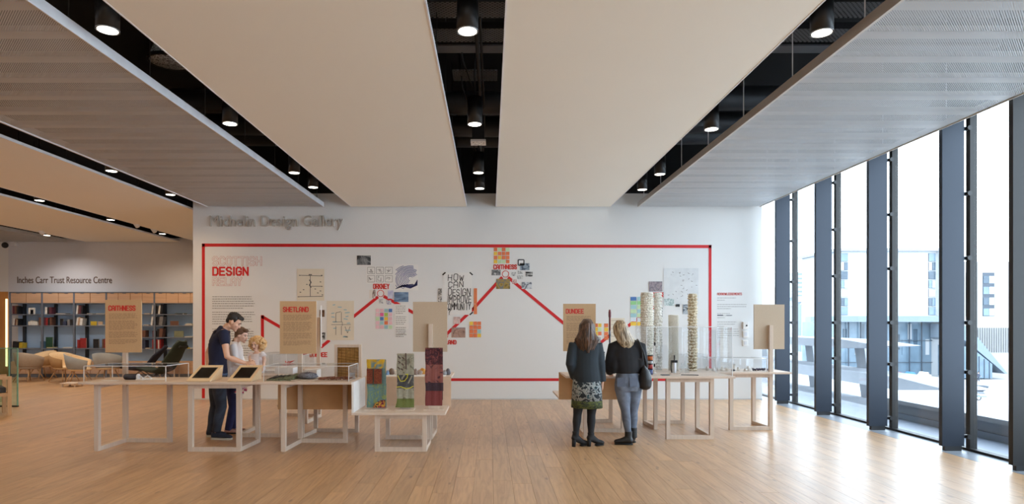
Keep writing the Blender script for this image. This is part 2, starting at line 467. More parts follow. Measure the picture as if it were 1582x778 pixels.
struct(box('wall_behind_camera', M_wall, -16.5, 6.3, -9.2, -9, 0, 5.4))
struct(box('wall_resource_right', M_wall, -6.2, -6.0, WY+.28, RY, 0, 4.4))
struct(box('wall_window_end', M_wall, 5.8, 6.4, 15.2, 15.4, 0, 5.4))
struct(box('plenum_light_blocker', M_black, 6.16, 6.3, -9, 15.2, 4.36, 5.4))  # black board added to keep window light out of the plenum
ce = struct(box('ceiling', M_black, -16.7, 6.3, -9.2, 19.6, 5.4, 5.55), 'black ceiling slab above the hung panels')
struct(box('baseboard_back', mat('grey_skirting_paint', (206, 206, 206), .6), -6.31, 5.78, WY-.008, WY, .0, .025))  # thin grey strip along the foot of the gallery wall
# lit strip in the doorway on the far left
o = solo('light_strip', emit('warm_strip', (1, .78, .42), 2.2), 'thin warm upright light strip beside the bookcase', 'light', -14.73, -14.68, RY-.01, RY+.01, .3, 2.35)
# ---- gallery name: raised letters
sg = thing('wall_sign', 'raised grey letters reading Michelin Design Gallery high on the white wall', 'sign', (-4.5, WY, 3.75))
M_let = mat('grey_letter_paint', (188, 183, 175), .5)
for mb in font_mesh('Michelin Design Gallery', (325-PX)/72.73, (531-PX)/72.73, H-(355.5-PY)/72.73, H-(333-PY)/72.73, WY, .045, .0):
    mb.build('letter', M_let, sg)
sg2 = thing('wall_sign', 'brown lettering reading Inches Carr Trust Resource Centre above the bookcase', 'sign', (-13, RY, 3.0))
s_ = RY/F
for mb in font_mesh('Inches Carr Trust Resource Centre', (27-PX)*s_, (173-PX)*s_, H-(437.2-PY)*s_, H-(427-PY)*s_, RY, .01, .0):
    mb.build('letter', mat('brown_letter_paint', (92, 70, 56), .6), sg2)

# ---- ceiling panels
def plain_panel(x0, x1, y0, y1, label, edge=True, yb=None):
    t = thing('ceiling_panel', label, 'ceiling panel', ((x0+x1)/2, y1, ZC))
    n = 4; 
    box('board', M_ceil, x0, x1, y0, y1, ZC, ZC+.035, t)
    box('edge_trim', M_whitemetal, x0-.012, x0, y0, y1, ZC-.004, ZC+.037, t)
    box('edge_trim', M_whitemetal, x1, x1+.012, y0, y1, ZC-.004, ZC+.037, t)
    for k in range(int((y1-y0)/1.3)):
        for x in (x0+.05, x1-.05): MB().tube([(x, y0+.6+k*1.3, ZC+.1), (x, y0+.6+k*1.3, 5.4)], .006, 5).build('hanger', M_dark, t)
    return t
plain_panel(-2.93, -.50, -8.5, 13.14, 'wide cream ceiling panel left of the central black slot')
plain_panel(.13, 2.54, -8.5, 13.14, 'wide cream ceiling panel right of the central black slot')
plain_panel(-8.85, -6.47, -8.5, 18.85, 'warm beige ceiling panel left of the grey mesh over the left side')
plain_panel(-12.25, -9.42, -8.5, 18.85, 'warm beige ceiling panel farthest left above the bookcase')
M_mesh = perforated('perforated_steel', (204, 206, 208), .021, .05)
M_strip = mat('mesh_joint_metal', (214, 208, 200), .45, .25, var=.02)
def mesh_panel(x0, x1, y0, y1, label, ph, lit_edge):
    t = thing('mesh_ceiling_panel', label, 'ceiling panel', ((x0+x1)/2, y1, ZC))
    y = y1; k = 0; step = .493
    a = MB().box(x0+.02, x1-.02, 0, step-.007, 0, .004)
    b = MB().box(x0+.03, x1-.03, .0, .15, .006, .05)
    tile = strip_ = None
    while y-step > y0:
        yy = y-step+ph*0
        if tile is None:
            tile = MB(); tile.v = [v+Vector((0, yy, ZC)) for v in a.v]; tile.f = a.f; tile.mi = a.mi; tile.smooth = a.smooth; tile = tile.build('mesh_tile', M_mesh, t)
            strip_ = MB(); strip_.v = [v+Vector((0, yy, ZC)) for v in b.v]; strip_.f = b.f; strip_.mi = b.mi; strip_.smooth = b.smooth; strip_ = strip_.build('joint_strip', M_strip, t)
            y_first = yy
        else:
            for src in (tile, strip_):
                c = src.copy(); COL.objects.link(c); c.parent = t; c.location = (0, yy-y_first, 0)
        y -= step
    for x in (x0, x1):
        box('edge_trim', M_whitemetal if lit_edge else M_strip, x-.006, x+.02 if x == x0 else x+.006, y, y1, ZC-.012, ZC+.085, t)
    for q in range(int((y1-y0)/1.25)):
        for x in (x0+.03, x1-.03): MB().tube([(x, y1-.4-q*1.25, ZC+.08), (x, y1-.4-q*1.25, 5.4)], .006, 5).build('hanger', M_whitemetal if x > 0 else M_dark, t)
    return t
mesh_panel(-5.97, -3.51, -3, 13.12, 'grey perforated metal ceiling panel hung over the left side', 0, True)
mesh_panel(3.12, 5.70, -3, 13.12, 'grey perforated metal ceiling panel hung along the window wall', 0, False)
mesh_panel(-16.2, -12.85, 3, 18.85, 'dull perforated ceiling panel in the far left corner', 0, False)

# ---- downlights
M_lamp = emit('lamp_glow', (1, .90, .74), 9)
lamp0 = None
def lamp(x, y, label, group=None, z=4.10, energy=26, col=(1, .80, .58)):
    t = thing('downlight', label, 'ceiling light', (x, y, z), group)
    MB().lathe((x, y, z), [(.083, .002), (.092, 0), (.092, .33), (.02, .34)], 24).build('housing', M_blackpl, t)
    MB().lathe((x, y, z), [(.092, -.004), (.092, .004), (.080, .004), (.080, -.004)], 24, caps=False).build('rim', M_whitemetal, t)
    MB().lathe((x, y, z), [(.0785, -.003), (.0785, 0)], 24, sm=False).build('lens', M_lamp, t)
    MB().tube([(x, y, z+.33), (x, y, 5.4)], .012, 6).build('stem', M_dark, t)
    d = bpy.data.lights.new('lamp_beam', 'SPOT'); d.energy = energy; d.spot_size = math.radians(150); d.spot_blend = .9; d.color = col; d.shadow_soft_size = .08
    o = bpy.data.objects.new('lamp_beam', d); COL.objects.link(o); o.location = (0, 0, -.02); o.parent = t
    return t
rows = ['nearest', 'second nearest', 'third', 'farthest']
for nm, x, ys in (('central', -.19, (5.27, 7.74, 10.25, 11.45)), ('left', -3.23, (5.25, 7.72, 10.25, 11.35)), ('right', 2.83, (5.3, 7.94, 10.35, 11.55))):
    for i, y in enumerate(ys):
        w = rows[i]
        lamp(x, y, f'{w} black can downlight in the {nm} ceiling slot', 'downlights in the ceiling slots', energy=45 if nm == 'left' else 22, col=(1, .70, .42) if nm == 'left' else (1, .84, .66))
lamp(-6.17, 10.13, 'nearer round downlight in the slot left of the grey mesh', energy=80, col=(1, .70, .40))
lamp(-6.17, 12.0, 'farther round downlight in the slot left of the grey mesh', energy=80, col=(1, .70, .40))
lamp(-6.17, 7.6, 'round downlight just out at the left edge of the slot beside the mesh', energy=80, col=(1, .70, .40))
for y, w in ((12.58, 'nearest'), (14.94, 'middle'), (17.3, 'farthest')):
    lamp(-9.12, y, f'{w} round downlight in the slot over the bookcase room', energy=190, col=(1, .80, .60))
for y in (13.2, 15.6, 17.6): lamp(-12.55, y, f'{ {13.2: "nearest", 15.6: "middle", 17.6: "farthest"}[y]} added fill downlight in the far left corner slot above the bookcase', energy=170, col=(1, .93, .88))  # extra lamps added to brighten the bookcase room
for y in (14.4, 17.0): lamp(-6.17, y, f'{ {14.4: "nearer", 17.0: "farther"}[y]} added unseen fill downlight behind the gallery wall in the resource room', energy=170, col=(1, .93, .88))  # extra lamps hidden by the wall, added to brighten the resource room
# white track spots in the far slots
def track_spot(x, y, z, label):
    t = thing('track_spotlight', label, 'spotlight', (x, y, z))
    MB().lathe((x, y, z), [(.05, 0), (.055, .02), (.055, .16), (.03, .18)], 16, axis=(.45, .3, -.84)).build('head', M_whitemetal, t)
    box('bracket', M_whitemetal, x-.02, x+.02, y-.02, y+.02, z, z+.3, t)
p = px(207, 345, 15.5); track_spot(p.x, p.y, 4.16, 'small white spotlight in the slot over the bookcase room')
p = px(234, 352, 16.4); track_spot(p.x, p.y, 4.16, 'larger white tilted spotlight in the slot over the bookcase room')
p = px(60, 352, 16.6); track_spot(p.x, p.y, 4.14, 'white spotlight under the far left ceiling corner')
# round perforated diffusers high in the left slot
M_diff = blotch('diffuser_metal', [(.42, (120, 124, 126)), (.5, (236, 238, 240)), (.65, (246, 246, 246))], 22, 2, rough=.4)
for y, x, w in ((8.46, -4.36, 'nearer'), (10.25, -4.52, 'farther')):
    t = thing('air_diffuser', f'{w} round grey air diffuser high in the left ceiling slot', 'air vent', (x, y, 5.2))
    MB().lathe((x, y, 5.17), [(.02, 0), (.25, .0), (.26, .03), (.2, .2)], 28).build('face', M_diff, t)
    MB().lathe((x, y, 5.17), [(.25, .0), (.28, -.01), (.28, .04), (.25, .04)], 28, caps=False).build('rim', M_dark, t)
# cable trays, beams, conduits and ducts in the plenum
M_tray = perforated('tray_steel', (120, 122, 126), .05, .15)
M_duct = mat('duct_metal', (58, 59, 62), .5, .4)
for i, (y, z, w) in enumerate(((6.35, 4.82, 'nearer'), (7.0, 4.86, 'farther'))):
    t = thing('cable_tray', f'{w} perforated cable tray crossing above the ceiling slots', 'cable tray', (0, y, z))
    box('tray_base', M_tray, -1.2, 6.0, y-.16, y+.16, z, z+.005, t)
    box('side_rail', M_duct, -1.2, 6.0, y-.17, y-.16, z, z+.07, t); box('side_rail', M_duct, -1.2, 6.0, y+.16, y+.17, z, z+.07, t)
t = thing('steel_beam', 'grey steel channel crossing above the ceiling slots', 'beam', (0, 7.4, 4.9))
box('web', M_duct, -3.4, 6.0, 7.38, 7.42, 4.9, 5.05, t); box('flange', mat('beam_grey', (110, 112, 118), .5), -3.4, 6.0, 7.3, 7.5, 4.88, 4.9, t)
for i, (x, y, r) in enumerate(((-.14, (6.2, 11.9), .022), (-.10, (6.2, 11.9), .014), (2.95, (5, 12), .015), (-3.05, (5, 12), .02))):
    o = lone(MB().tube([(x, y[0], 4.62+.05*i), (x+.02, sum(y)/2, 4.6+.05*i), (x-.03, y[1], 4.62+.05*i)], r, 8), 'conduit', M_duct,
             ['thin steel conduit running along the central slot, the thicker of its pair', 'thin steel conduit running along the central slot, the thinner of its pair', 'thin conduit running along the right slot', 'thin conduit running along the left slot'][i], 'conduit', (x, y[0], 4.6))
for i, (y, z) in enumerate(((8.7, 4.75), (9.6, 4.7), (10.9, 4.9))):
    o = lone(MB().tube([(-5.8, y, z), (0, y+.15, z), (6, y-.2, z)], .16, 14), 'air_duct', M_duct, f'{["nearest", "middle", "farthest"][i]} dark round air duct above the ceiling slots', 'duct', (0, y, z))
t = thing('speaker_grille', 'small square grey fitting between the lamps of the central slot', 'ceiling fitting', (-.16, 9.0, 4.3))
box('face', M_whitemetal, -.28, -.06, 8.95, 9.17, 4.24, 4.27, t); box('body', M_dark, -.26, -.08, 8.97, 9.15, 4.27, 4.5, t); box('stem', M_dark, -.19, -.15, 9.03, 9.07, 4.5, 5.4, t)
MB().lathe((-.17, 9.06, 4.235), [(.09, 0), (.09, .008)], 20).build('lens', M_diff, t)
for i, y in enumerate((8.2, 9.3)):
    box_o = solo('vent_grille', M_tray, f'{["nearer", "farther"][i]} pale perforated grille in the central slot', 'grille', -.5, .1, y, y+.35, 4.95, 4.97)
R2 = random.Random(5)
for i in range(5):
    y = 7.4+i*.9; x = -.42 if i % 2 else -.38
    lone(MB().tube([(x, y, 5.3), (x+.05, y+.1, 4.8), (x+.16, y+.3, 4.55), (-.19, y+.42, 4.46)], .009, 6), 'cable', M_blackpl, f'{ORD[i]} looping black cable in the central slot counted from the nearest lamp', 'cable', (x, y, 5.3))

# ---- window wall
FINS = [12.52, 10.99, 9.46, 7.93, 6.86] + [5.35-1.52*k for k in range(10)]
edges = [15.15]+FINS+[-8.9]
for i in range(len(edges)-1):
    ya, yb = edges[i], edges[i+1]
    t = thing(f'window_{i+1}', None, None, (6.13, (ya+yb)/2, 0), kind='structure')
    t['label'] = f'tall glass bay, {ORD[i] if i < 14 else "last"} from the white wall'
    box('pane', M_wglass, 6.125, 6.140, yb+.03, ya-.03, .03, 4.6, t)
    box('sill', M_findark, 6.09, 6.17, yb, ya, -.012, .03, t)
    if i < len(FINS):
        y = FINS[i]
        m = M_findark if i == 4 else M_fin
        box('mullion', M_findark, 6.10, 6.19, y-.035, y+.035, 0, 4.6, t)
        box('fin', m, 5.75, 6.03, y-.03, y+.03, .06, 4.9, t)
        box('fin_foot', M_blackpl, 5.79, 6.0, y-.025, y+.025, -.005, .06, t)
        for z in (.18, 1.0, 1.63, 2.45, 3.27, 4.1):
            if i < 6: MB().box(6.02, 6.12, y-.02, y+.02, z-.02, z+.02).lathe((6.08, y-.03, z), [(.03, -.03), (.03, .03)], 8, axis=(0, 1, 0)).build('bracket', M_blackpl, t)

# ================================================================ OUTSIDE
M_pave = mat('plaza_paving', (150, 150, 150), .85, var=.05, scale=.3)
M_conc = mat('precast_concrete', (140, 145, 152), .8, var=.05, scale=2)
M_concd = mat('wet_dark_stone', (112, 120, 132), .45, var=.06, scale=2)
M_bw = mat('pale_cladding', (172, 174, 176), .8, var=.02, scale=.2)
M_bg = mat('blue_grey_cladding', (116, 128, 140), .6, var=.03)
M_pg = mat('pale_blue_glazing', (104, 122, 136), .2, var=.15, scale=.5)
M_gl2 = mat('dim_glazing', (70, 84, 96), .2, var=.25, scale=.6)
M_mul = mat('slate_frame', (64, 72, 82), .5)
struct(box('terrain', M_pave, -150, 420, 14, 700, -9.2, -8.6), 'bright paved square below the windows')
te = struct(box('trim_2', mat('terrace_bed', (60, 64, 70), .7), 6.2, 7.4, -9, 24, -.12, -.08), 'blue-grey stone gutter outside the glass')
for k in range(22):
    box('stone_slab', M_concd, 6.2, 7.38, -9+1.5*k, -9+1.5*k+1.492, -.08, -.06, te)
pa = struct(box('trim_3', M_conc, 7.24, 8.0, -9, 11.6, -.4, .2), 'long low stone parapet outside the glass')
box('coping', mat('pale_coping', (150, 154, 158), .7, var=.04), 7.16, 8.1, -9, 11.6, .2, .27, pa)
box('recess', M_concd, 7.2, 7.24, -9, 11.6, -.06, .04, pa)
# horizontal precast fins of the building's outer skin
def skin_plank(z0, z1, tipY, label, x=8.4, dx=.9):
    m = MB().poly([(x, 26, z0), (x, tipY+1.2, z0), (x+.15, tipY, (z0+z1)/2), (x, tipY+1.2, z1), (x, 26, z1)], (dx, 0, 0))
    return lone(m, 'cladding_plank', M_conc, label, 'concrete plank', (x, tipY, z0))
skin_plank(1.02, 1.23, 13.6, 'top concrete cladding plank tapering past the windows')
skin_plank(.24, .50, 11.6, 'middle concrete cladding plank tapering to a point outside')
skin_plank(-.50, -.22, 12.2, 'lowest concrete cladding plank outside the far windows')
for i, y in enumerate((15.1, 17.6, 20.6)):
    m = MB().poly([(9.31, y, -.6), (9.31, y+.4, -.6), (9.31, y+.82, 1.2), (9.31, y+.4, 1.2)], (.4, 0, 0))
    lone(m, 'cladding_strut', M_conc, f'{ORD[i]} leaning strut between the cladding planks outside, counted from the near end', 'strut', (8.5, y, -.3))
def P(x, y, Y): return px(x, y, Y)
# white building with glazed corners
Y = 119
a, b = P(1296, 388, Y), P(1449, 600, Y)
bd = thing('office_building', 'big white block with glazed corner strips across the square', 'building', ((a.x+b.x)/2, Y, -8.6))
box('wall', M_bw, a.x, b.x, Y, Y+14, P(0, 488, Y).z, a.z, bd)
box('roof', M_conc, a.x-.6, b.x+.6, Y-.6, Y+14.5, a.z, a.z+.55, bd)
box('canopy', M_bg, a.x-1, b.x+.4, Y-1.6, Y+2, P(0, 497, Y).z, P(0, 488, Y).z, bd)
box('shop_front', M_pg, a.x, b.x, Y+1.5, Y+14, -8.6, P(0, 497, Y).z, bd)
box('side_wall', M_bw, b.x-.2, b.x+.6, Y-1, Y+14, -8.6, a.z, bd)
for xx0, xx1 in ((1298, 1309.5), (1434, 1445)):
    for k in range(7):
        z1 = P(0, 391+k*13.8, Y).z; z0 = P(0, 391+k*13.8+12.6, Y).z
        w = box('window', M_mul, P(xx0, 0, Y).x, P(xx1, 0, Y).x, Y-.08, Y, z0, z1, bd)
        xs = P(xx0, 0, Y).x; xe = P(xx1, 0, Y).x; n = 1 if k % 2 == 0 else 2
        for q in range(n):
            box('pane', (M_pg, M_bw, M_gl2)[(k+q) % 3], xs+(xe-xs)*q/n+.05, xs+(xe-xs)*(q+1)/n-.05, Y-.12, Y-.02, z0+.05, z1-.05, w)
for k in range(9):
    x = P(1296+k*19, 0, Y).x; box('column', M_mul, x, x+.16, Y+.9, Y+1.1, -8.6, P(0, 497, Y).z, bd)
for yy in (526, 560): box('rail', M_mul, a.x, b.x, Y+1.2, Y+1.3, P(0, yy, Y).z-.06, P(0, yy, Y).z+.06, bd)
for k in range(16):
    x = P(1300+k*9.2, 0, Y).x; box('shop_window', (M_bw, M_gl2, M_pg)[k % 3], x, x+.7, Y+1.4, Y+1.5, P(0, 500+8*(k % 4), Y).z-3.0, P(0, 500+8*(k % 4), Y).z, bd)
# building with slot windows
Y = 118; a, b = P(1490, 404, Y), P(1600, 580, Y)
bd = thing('hall_building', 'pale building with tall slot windows seen in the last pane', 'building', ((a.x+b.x)/2, Y, -8.6))
box('wall', mat('cream_cladding', (158, 156, 154), .8, var=.02), a.x, b.x, Y, Y+14, -8.6, a.z, bd)
for xa, xb in ((1492, 1507), (1518, 1536), (1560, 1577)):
    w = box('window', M_mul, P(xa, 0, Y).x, P(xb, 0, Y).x, Y-.05, Y, P(0, 488, Y).z, P(0, 421, Y).z, bd)
    for q in range(4):
        z = P(0, 488-q*16.7, Y).z; xs = P(xa, 0, Y).x; xe = P(xb, 0, Y).x
        box('pane', (M_pg, M_gl2)[q % 2], xs+.1, (xs+xe)/2, Y-.12, Y-.04, z+.08, z+1.45, w); box('pane', M_bw, (xs+xe)/2+.1, xe-.1, Y-.12, Y-.04, z+.08, z+1.45, w)
for k in range(26):
    x = P(1492+k*3.6, 0, Y).x; box('batten', mat('grey_batten', (118, 118, 118), .8), x, x+.12, Y-.15, Y, P(0, 544, Y).z, P(0, 506, Y).z, bd)
# sloping canopy roof
Y = 112; q = [P(1486, 500, Y), P(1500, 508, Y), P(1557, 577, Y), P(1553, 577, Y), P(1500, 532, Y), P(1486, 522, Y)]
t = thing('entrance_canopy', 'grey sloping wedge roof over a glazed entrance', 'canopy', (P(1520, 584, Y).x, Y, -8.6))
MB().poly([tuple(v) for v in q], (0, 8, 0)).build('roof', M_bg, t)
MB().poly([tuple(P(1486, 534, Y)), tuple(P(1500, 536, Y)), tuple(P(1533, 562, Y)), tuple(P(1533, 584, Y)), tuple(P(1486, 584, Y))], (0, 6, 0)).build('glazing', M_pg, t)
for k in range(6): x = P(1488+k*8, 0, Y).x; box('mullion', M_mul, x, x+.1, Y-.1, Y, -8.6, P(0, 538+k*4, Y).z, t)
# far high-rise towers, hills, roofs
Y = 330
for i, (xa, xb, yt) in enumerate(((1229, 1241, 420), (1243, 1252, 424))):
    a = P(xa, yt, Y); b = P(xb, 0, Y)
    t = thing('tower_block', f'{["broader", "narrower"][i]} distant pale tower block left of the white building', 'tower block', ((a.x+b.x)/2, Y, -8.6))
    box('wall', M_bw, a.x, b.x, Y, Y+10, -8.6, a.z, t)
    for r_ in range(9):
        box('window', M_bg, a.x+.6, b.x-.6, Y-.1, Y, a.z-1.6-r_*2.3, a.z-.6-r_*2.3, t)
Y = 300; rr = random.Random(9)
for i in range(14):
    xa = 1178+i*9+rr.uniform(-2, 2); h = 456+i*1.6+rr.uniform(-8, 8); YY = Y+20-i*13.2; wd = rr.uniform(9, 16)
    a = P(xa, h, YY); b = P(xa+wd, 0, YY)
    t = thing('distant_house', f'{ORD[i]} pale distant rooftop counted from the white wall', 'building', ((a.x+b.x)/2, YY, -8.6))
    box('wall', (M_bw, M_conc, M_bg)[i % 3], a.x, b.x, YY, YY+9, -8.6, a.z, t)
    MB().poly([(a.x-.4, YY-.4, a.z), (b.x+.4, YY-.4, a.z), ((a.x+b.x)/2, YY-.4, a.z+2.2)], (0, 9.8, 0)).build('roof', M_conc, t)
    for q in range(3): x = a.x+(b.x-a.x)*(q+.5)/3; box('window', M_gl2, x-.5, x+.5, YY-.1, YY, a.z-3, a.z-1.4, t)
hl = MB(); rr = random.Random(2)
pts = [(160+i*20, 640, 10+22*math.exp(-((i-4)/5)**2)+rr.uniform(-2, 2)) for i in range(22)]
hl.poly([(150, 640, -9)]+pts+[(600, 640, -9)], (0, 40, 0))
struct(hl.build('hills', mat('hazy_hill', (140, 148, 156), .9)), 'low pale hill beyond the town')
# street furniture
Y = 90; c = P(1514, 607, Y); c.z = -8.3
t = thing('stone_bowl', 'large grey stone bowl on the square outside', 'planter', (c.x, Y, c.z))
r_ = 11*Y/F
MB().lathe((c.x, Y, c.z), [(r_*.35, 0), (r_*.8, .25), (r_, .75), (r_*.97, .8), (r_*.85, .6), (r_*.2, .5)], 24).build('bowl', M_mul, t)
MB().lathe((c.x, Y, c.z-.3), [(r_*.5, 0), (r_*.4, .3)], 16).build('foot', M_conc, t)
Y = 82; c = P(1508, 616, Y); c.z = -8.27
t = thing('pedicab', 'low wheeled cart parked below the stone bowl', 'cart', (c.x, Y, -8.6))
for dx in (-.45, .35):
    MB().lathe((c.x+dx, Y, c.z), [(.26, -.05), (.33, -.05), (.33, .05), (.26, .05)], 18, axis=(0, 1, 0), caps=False).build('wheel', M_mul, t)
box('bed', M_bg, c.x-.5, c.x+1.2, Y-.3, Y+.3, c.z+.1, c.z+.25, t)
rr = random.Random(21)
for i in range(7):     # cars along the quay below the white building
    Y = 112; x = P(1300+i*21, 0, Y).x; z = -8.6
    t = thing('parked_car', f'{ORD[i]} small parked car on the quay counted from the far end of the row', 'car', (x, Y, z))
    cm = mat(('car_red', 'car_blue', 'car_white', 'car_grey')[i % 4], ((150, 60, 60), (70, 120, 160), (220, 220, 220), (90, 96, 104))[i % 4], .3)
    MB().poly([(x, Y, z+.3), (x+1.5, Y, z+.3), (x+1.5, Y, z+.8), (x+1.2, Y, z+.9), (x+.95, Y, z+1.3), (x+.4, Y, z+1.3), (x+.15, Y, z+.9), (x, Y, z+.8)], (0, 1.5, 0)).build('body', cm, t)
    for dx in (.3, 1.2): MB().lathe((x+dx, Y, z+.25), [(.25, -.06), (.25, .06)], 12, axis=(0, 1, 0)).build('wheel', M_blackpl, t)
# ================================================================ WALL GRAPHICS
SW = 72.73
def wx(x): return (x-PX)/SW
def wz(y): return H-(y-PY)/SW
WF = WY-.001
gr = thing('map_line', 'thick red vinyl frame and zigzag line across the white wall', 'wall graphic', (-.5, WY, 0))
mb = MB(); F_ = ((314.3, 378.2), (1097, 380.6))
strip(mb, (wx(312), wz(378.3)), (wx(1099.3), wz(380.6)), .066, WF, ext=0); mb.build('frame_line', M_red, gr)
mb = MB(); strip(mb, (wx(314.3), wz(376.2)), (wx(314.3), .02), .062, WF, ext=0); mb.build('frame_line', M_red, gr)
mb = MB(); strip(mb, (wx(1097), wz(378.3)), (wx(1097), wz(588)), .058, WF, ext=0); mb.build('frame_line', M_red, gr)
mb = MB(); strip(mb, (wx(560), wz(586)), (wx(1099), wz(586)), .058, WF, ext=0); mb.build('frame_line', M_red, gr)
for a, b in (((405.5, 519), (405.5, 488)), ((405.5, 489), (482, 533)), ((497, 535), (508, 526)), ((546, 489), (583, 459)), ((594, 458), (684, 508)), ((692, 514), (732, 476)), ((732, 476), (775, 429)),
             ((786, 429), (872, 500)), ((872, 500), (906, 545)), ((912, 541), (950, 512)), ((968, 505), (1010, 474))):
    mb = MB(); strip(mb, (wx(a[0]), wz(a[1])), (wx(b[0]), wz(b[1])), .064, WF, ext=.02); mb.build('route_line', M_red, gr)
for i, (x, y) in enumerate(((588, 453), (781, 423), (1017, 466), (490, 539), (687, 518), (908, 548))):
    c = Vector((wx(x), WF, wz(y)))
    MB().lathe(c, [(.062, 0), (.062, .004), (.075, .004), (.075, 0)], 24, axis=(0, -1, 0), caps=False, sm=False).build('node_ring', M_red, gr)
def title(text, x0, x1, y0, y1, label, w=.021, m=None, cat='lettering', YY=None, parent=None, nm='lettering'):
    mb = MB()
    if YY is None: lettering(mb, text, wx(x0), wx(x1), wz(y1), wz(y0), WF, w)
    return lone(mb, nm, m or M_redtext, label, cat, (wx(x0), WF, wz(y1)))
w_ = .037
title('ORKNEY', 577, 601, 438.5, 445.5, 'red name Orkney on the white wall above a ring')
title('CAITHNESS', 763, 798, 409, 415, 'red name Caithness on the white wall under the orange notes')
title('ABERDEEN', 1003, 1034.5, 452, 458, 'red name Aberdeen on the wall partly behind the white towers')
title('DUNDEE', 479, 505, 544.5, 550.5, 'red name Dundee on the wall behind the Shetland board')
title('SHETLAND', 671, 704.5, 525.5, 531, 'red name Shetland on the wall behind the blank board')
tt = thing('wall_title', 'large title Scottish Design Relay, middle word solid red', 'lettering', (wx(328), WF, wz(440)))
for text, x1, y0, y1, solid in (('SCOTTISH', 403.5, 397, 409, 0), ('DESIGN', 383, 413, 424.5, 1), ('RELAY', 373, 429, 440, 0)):
    mb = MB()
    if solid:
        lettering(mb, text, wx(329.3), wx(x1), wz(y1), wz(y0), WF, .036); mb.build('word', M_red, tt)
    else:
        lettering(mb, text, wx(329.3), wx(x1), wz(y1), wz(y0), WF, .036, t=.0015); mb.build('word', mat('salmon_print', (206, 140, 132), .6), tt)
        mb = MB(); lettering(mb, text, wx(329.3), wx(x1), wz(y1), wz(y0), WF-.0036, .022, t=.002); mb.build('word_fill', M_wall, tt)
# printed paragraphs
t = thing('wall_text', 'grey introduction text under the large title', 'text', (wx(328), WF, wz(560)))
for ya, n in ((458, 6), (482, 6), (508, 7), (534, 6)):
    mb = MB(); para(mb, wx(328), wx(394), wz(ya), .049, n, WF, .012); mb.build('paragraph', M_ink, t)
t = thing('acknowledgements', 'small red heading Acknowledgements over grey lines near the windows', 'text', (wx(1108), WF, wz(530)))
mb = MB(); lettering(mb, 'ACKNOWLEDGEMENTS', wx(1108), wx(1146), wz(455.6), wz(452), WF, .006); mb.build('heading', M_redtext, t)
for ya, n, x1 in ((460, 2, 1140), (470, 3, 1155), (484, 3, 1130), (497, 3, 1138), (508, 5, 1145)):
    mb = MB(); para(mb, wx(1108), wx(x1), wz(ya), .045, n, WF, .008); mb.build('paragraph', M_ink, t)
mb = MB(); mb.box(wx(1108), wx(1117), WF-.003, WF, wz(487.5), wz(486)); mb.box(wx(1122), wx(1131), WF-.003, WF, wz(487.3), wz(486.4)); mb.build('logo', M_mul, t)

# posters and photographs
def sheet(name, label, cat, x0, x1, y0, y1, m, group=None, th=.006):
    c = Vector((wx((x0+x1)/2), WY, wz(y1)))
    o = thing(name, label, cat, c, group)
    box('sheet', m, wx(x0), wx(x1), WY-th, WY-.0005, wz(y1), wz(y0), o)
    return o
def lines(o, segs, m, w=.008, name='drawn_line', th=.006):
    mb = MB()
    for s in segs:
        for a, b in zip(s, s[1:]): strip(mb, (wx(a[0]), wz(a[1])), (wx(b[0]), wz(b[1])), w, WY-th, .0015, ext=0)
    return mb.build(name, m, o)
M_cream = mat('cream_paper', (222, 212, 192), .8, var=.02); M_paper = mat('white_paper', (232, 230, 226), .8, var=.01)
M_pencil = mat('pencil_line', (90, 88, 86), .8); M_bluel = mat('pale_blue_pencil', (150, 186, 196), .8); M_blk = mat('black_marker', (24, 24, 28), .7)
rr = random.Random(31)
o = sheet('drawing_sheet', 'cream sheet with a tall mast drawing, upper left above the Shetland board', 'poster', 459, 501, 415, 464, M_cream)
lines(o, [[(479.5, 425), (479.5, 458)], [(461, 458), (499, 457.5)], [(479.5, 442), (498, 442)], [(463, 425), (498, 426)]], M_pencil, .012)
lines(o, [[(477, 424), (482, 424)], [(478, 432), (481, 436), (478, 440), (481, 444)]], M_pencil, .02, 'mast_detail')
lines(o, [[(x, y), (x+2.4, y+.3)] for x, y in ((462, 425), (496, 425), (473, 439), (494, 435), (486, 446), (468, 447), (497, 455), (460, 458), (496, 442), (463, 451), (490, 452), (494, 449))], M_pencil, .016, 'mark')
o = sheet('drawing_sheet', 'cream sheet with pale blue and grey sketching right of the Shetland board', 'poster', 505, 547, 464.5, 525, M_cream)
lines(o, [[(519, 483), (519, 497)], [(527.5, 482), (527.5, 497)], [(519, 503), (519, 517)], [(527.5, 503), (527.5, 517)], [(516, 497), (529, 497), (529, 503)], [(512, 501), (542, 501)], [(533, 504), (537, 514), (541, 504)], [(519, 483), (527, 481)]], M_pencil, .009)
lines(o, [[(x, y), (x+rr.uniform(4, 9), y+rr.uniform(-1, 1))] for x, y in ((514, 471), (522, 474), (512, 484), (512, 489), (531, 478), (533, 483), (514, 497), (531, 492), (534, 489), (533, 510), (536, 499), (531, 519), (515, 507), (530, 520))], M_bluel, .02, 'blue_mark')
gph = 'small prints beside the Dundee ring'
def photo(label, x0, x1, y0, y1, cols, sc=9, st=(1, 1, 1), name='photo_print', wave=False, group=None, border=None, interp='LINEAR'):
    m = blotch('print_'+str(len(MATS)), cols, sc, 1.5, 4, .6, interp, st, wave)
    c = Vector((wx((x0+x1)/2), WY, wz(y1))); o = thing(name, label, 'photograph' if name == 'photo_print' else 'poster', c, group)
    if border: box('border', M_paper, wx(x0-border), wx(x1+border), WY-.006, WY-.0005, wz(y1+border), wz(y0-border), o)
    box('picture', m, wx(x0), wx(x1), WY-.009, WY-.0055 if border else WY-.0005, wz(y1), wz(y0), o)
    return o
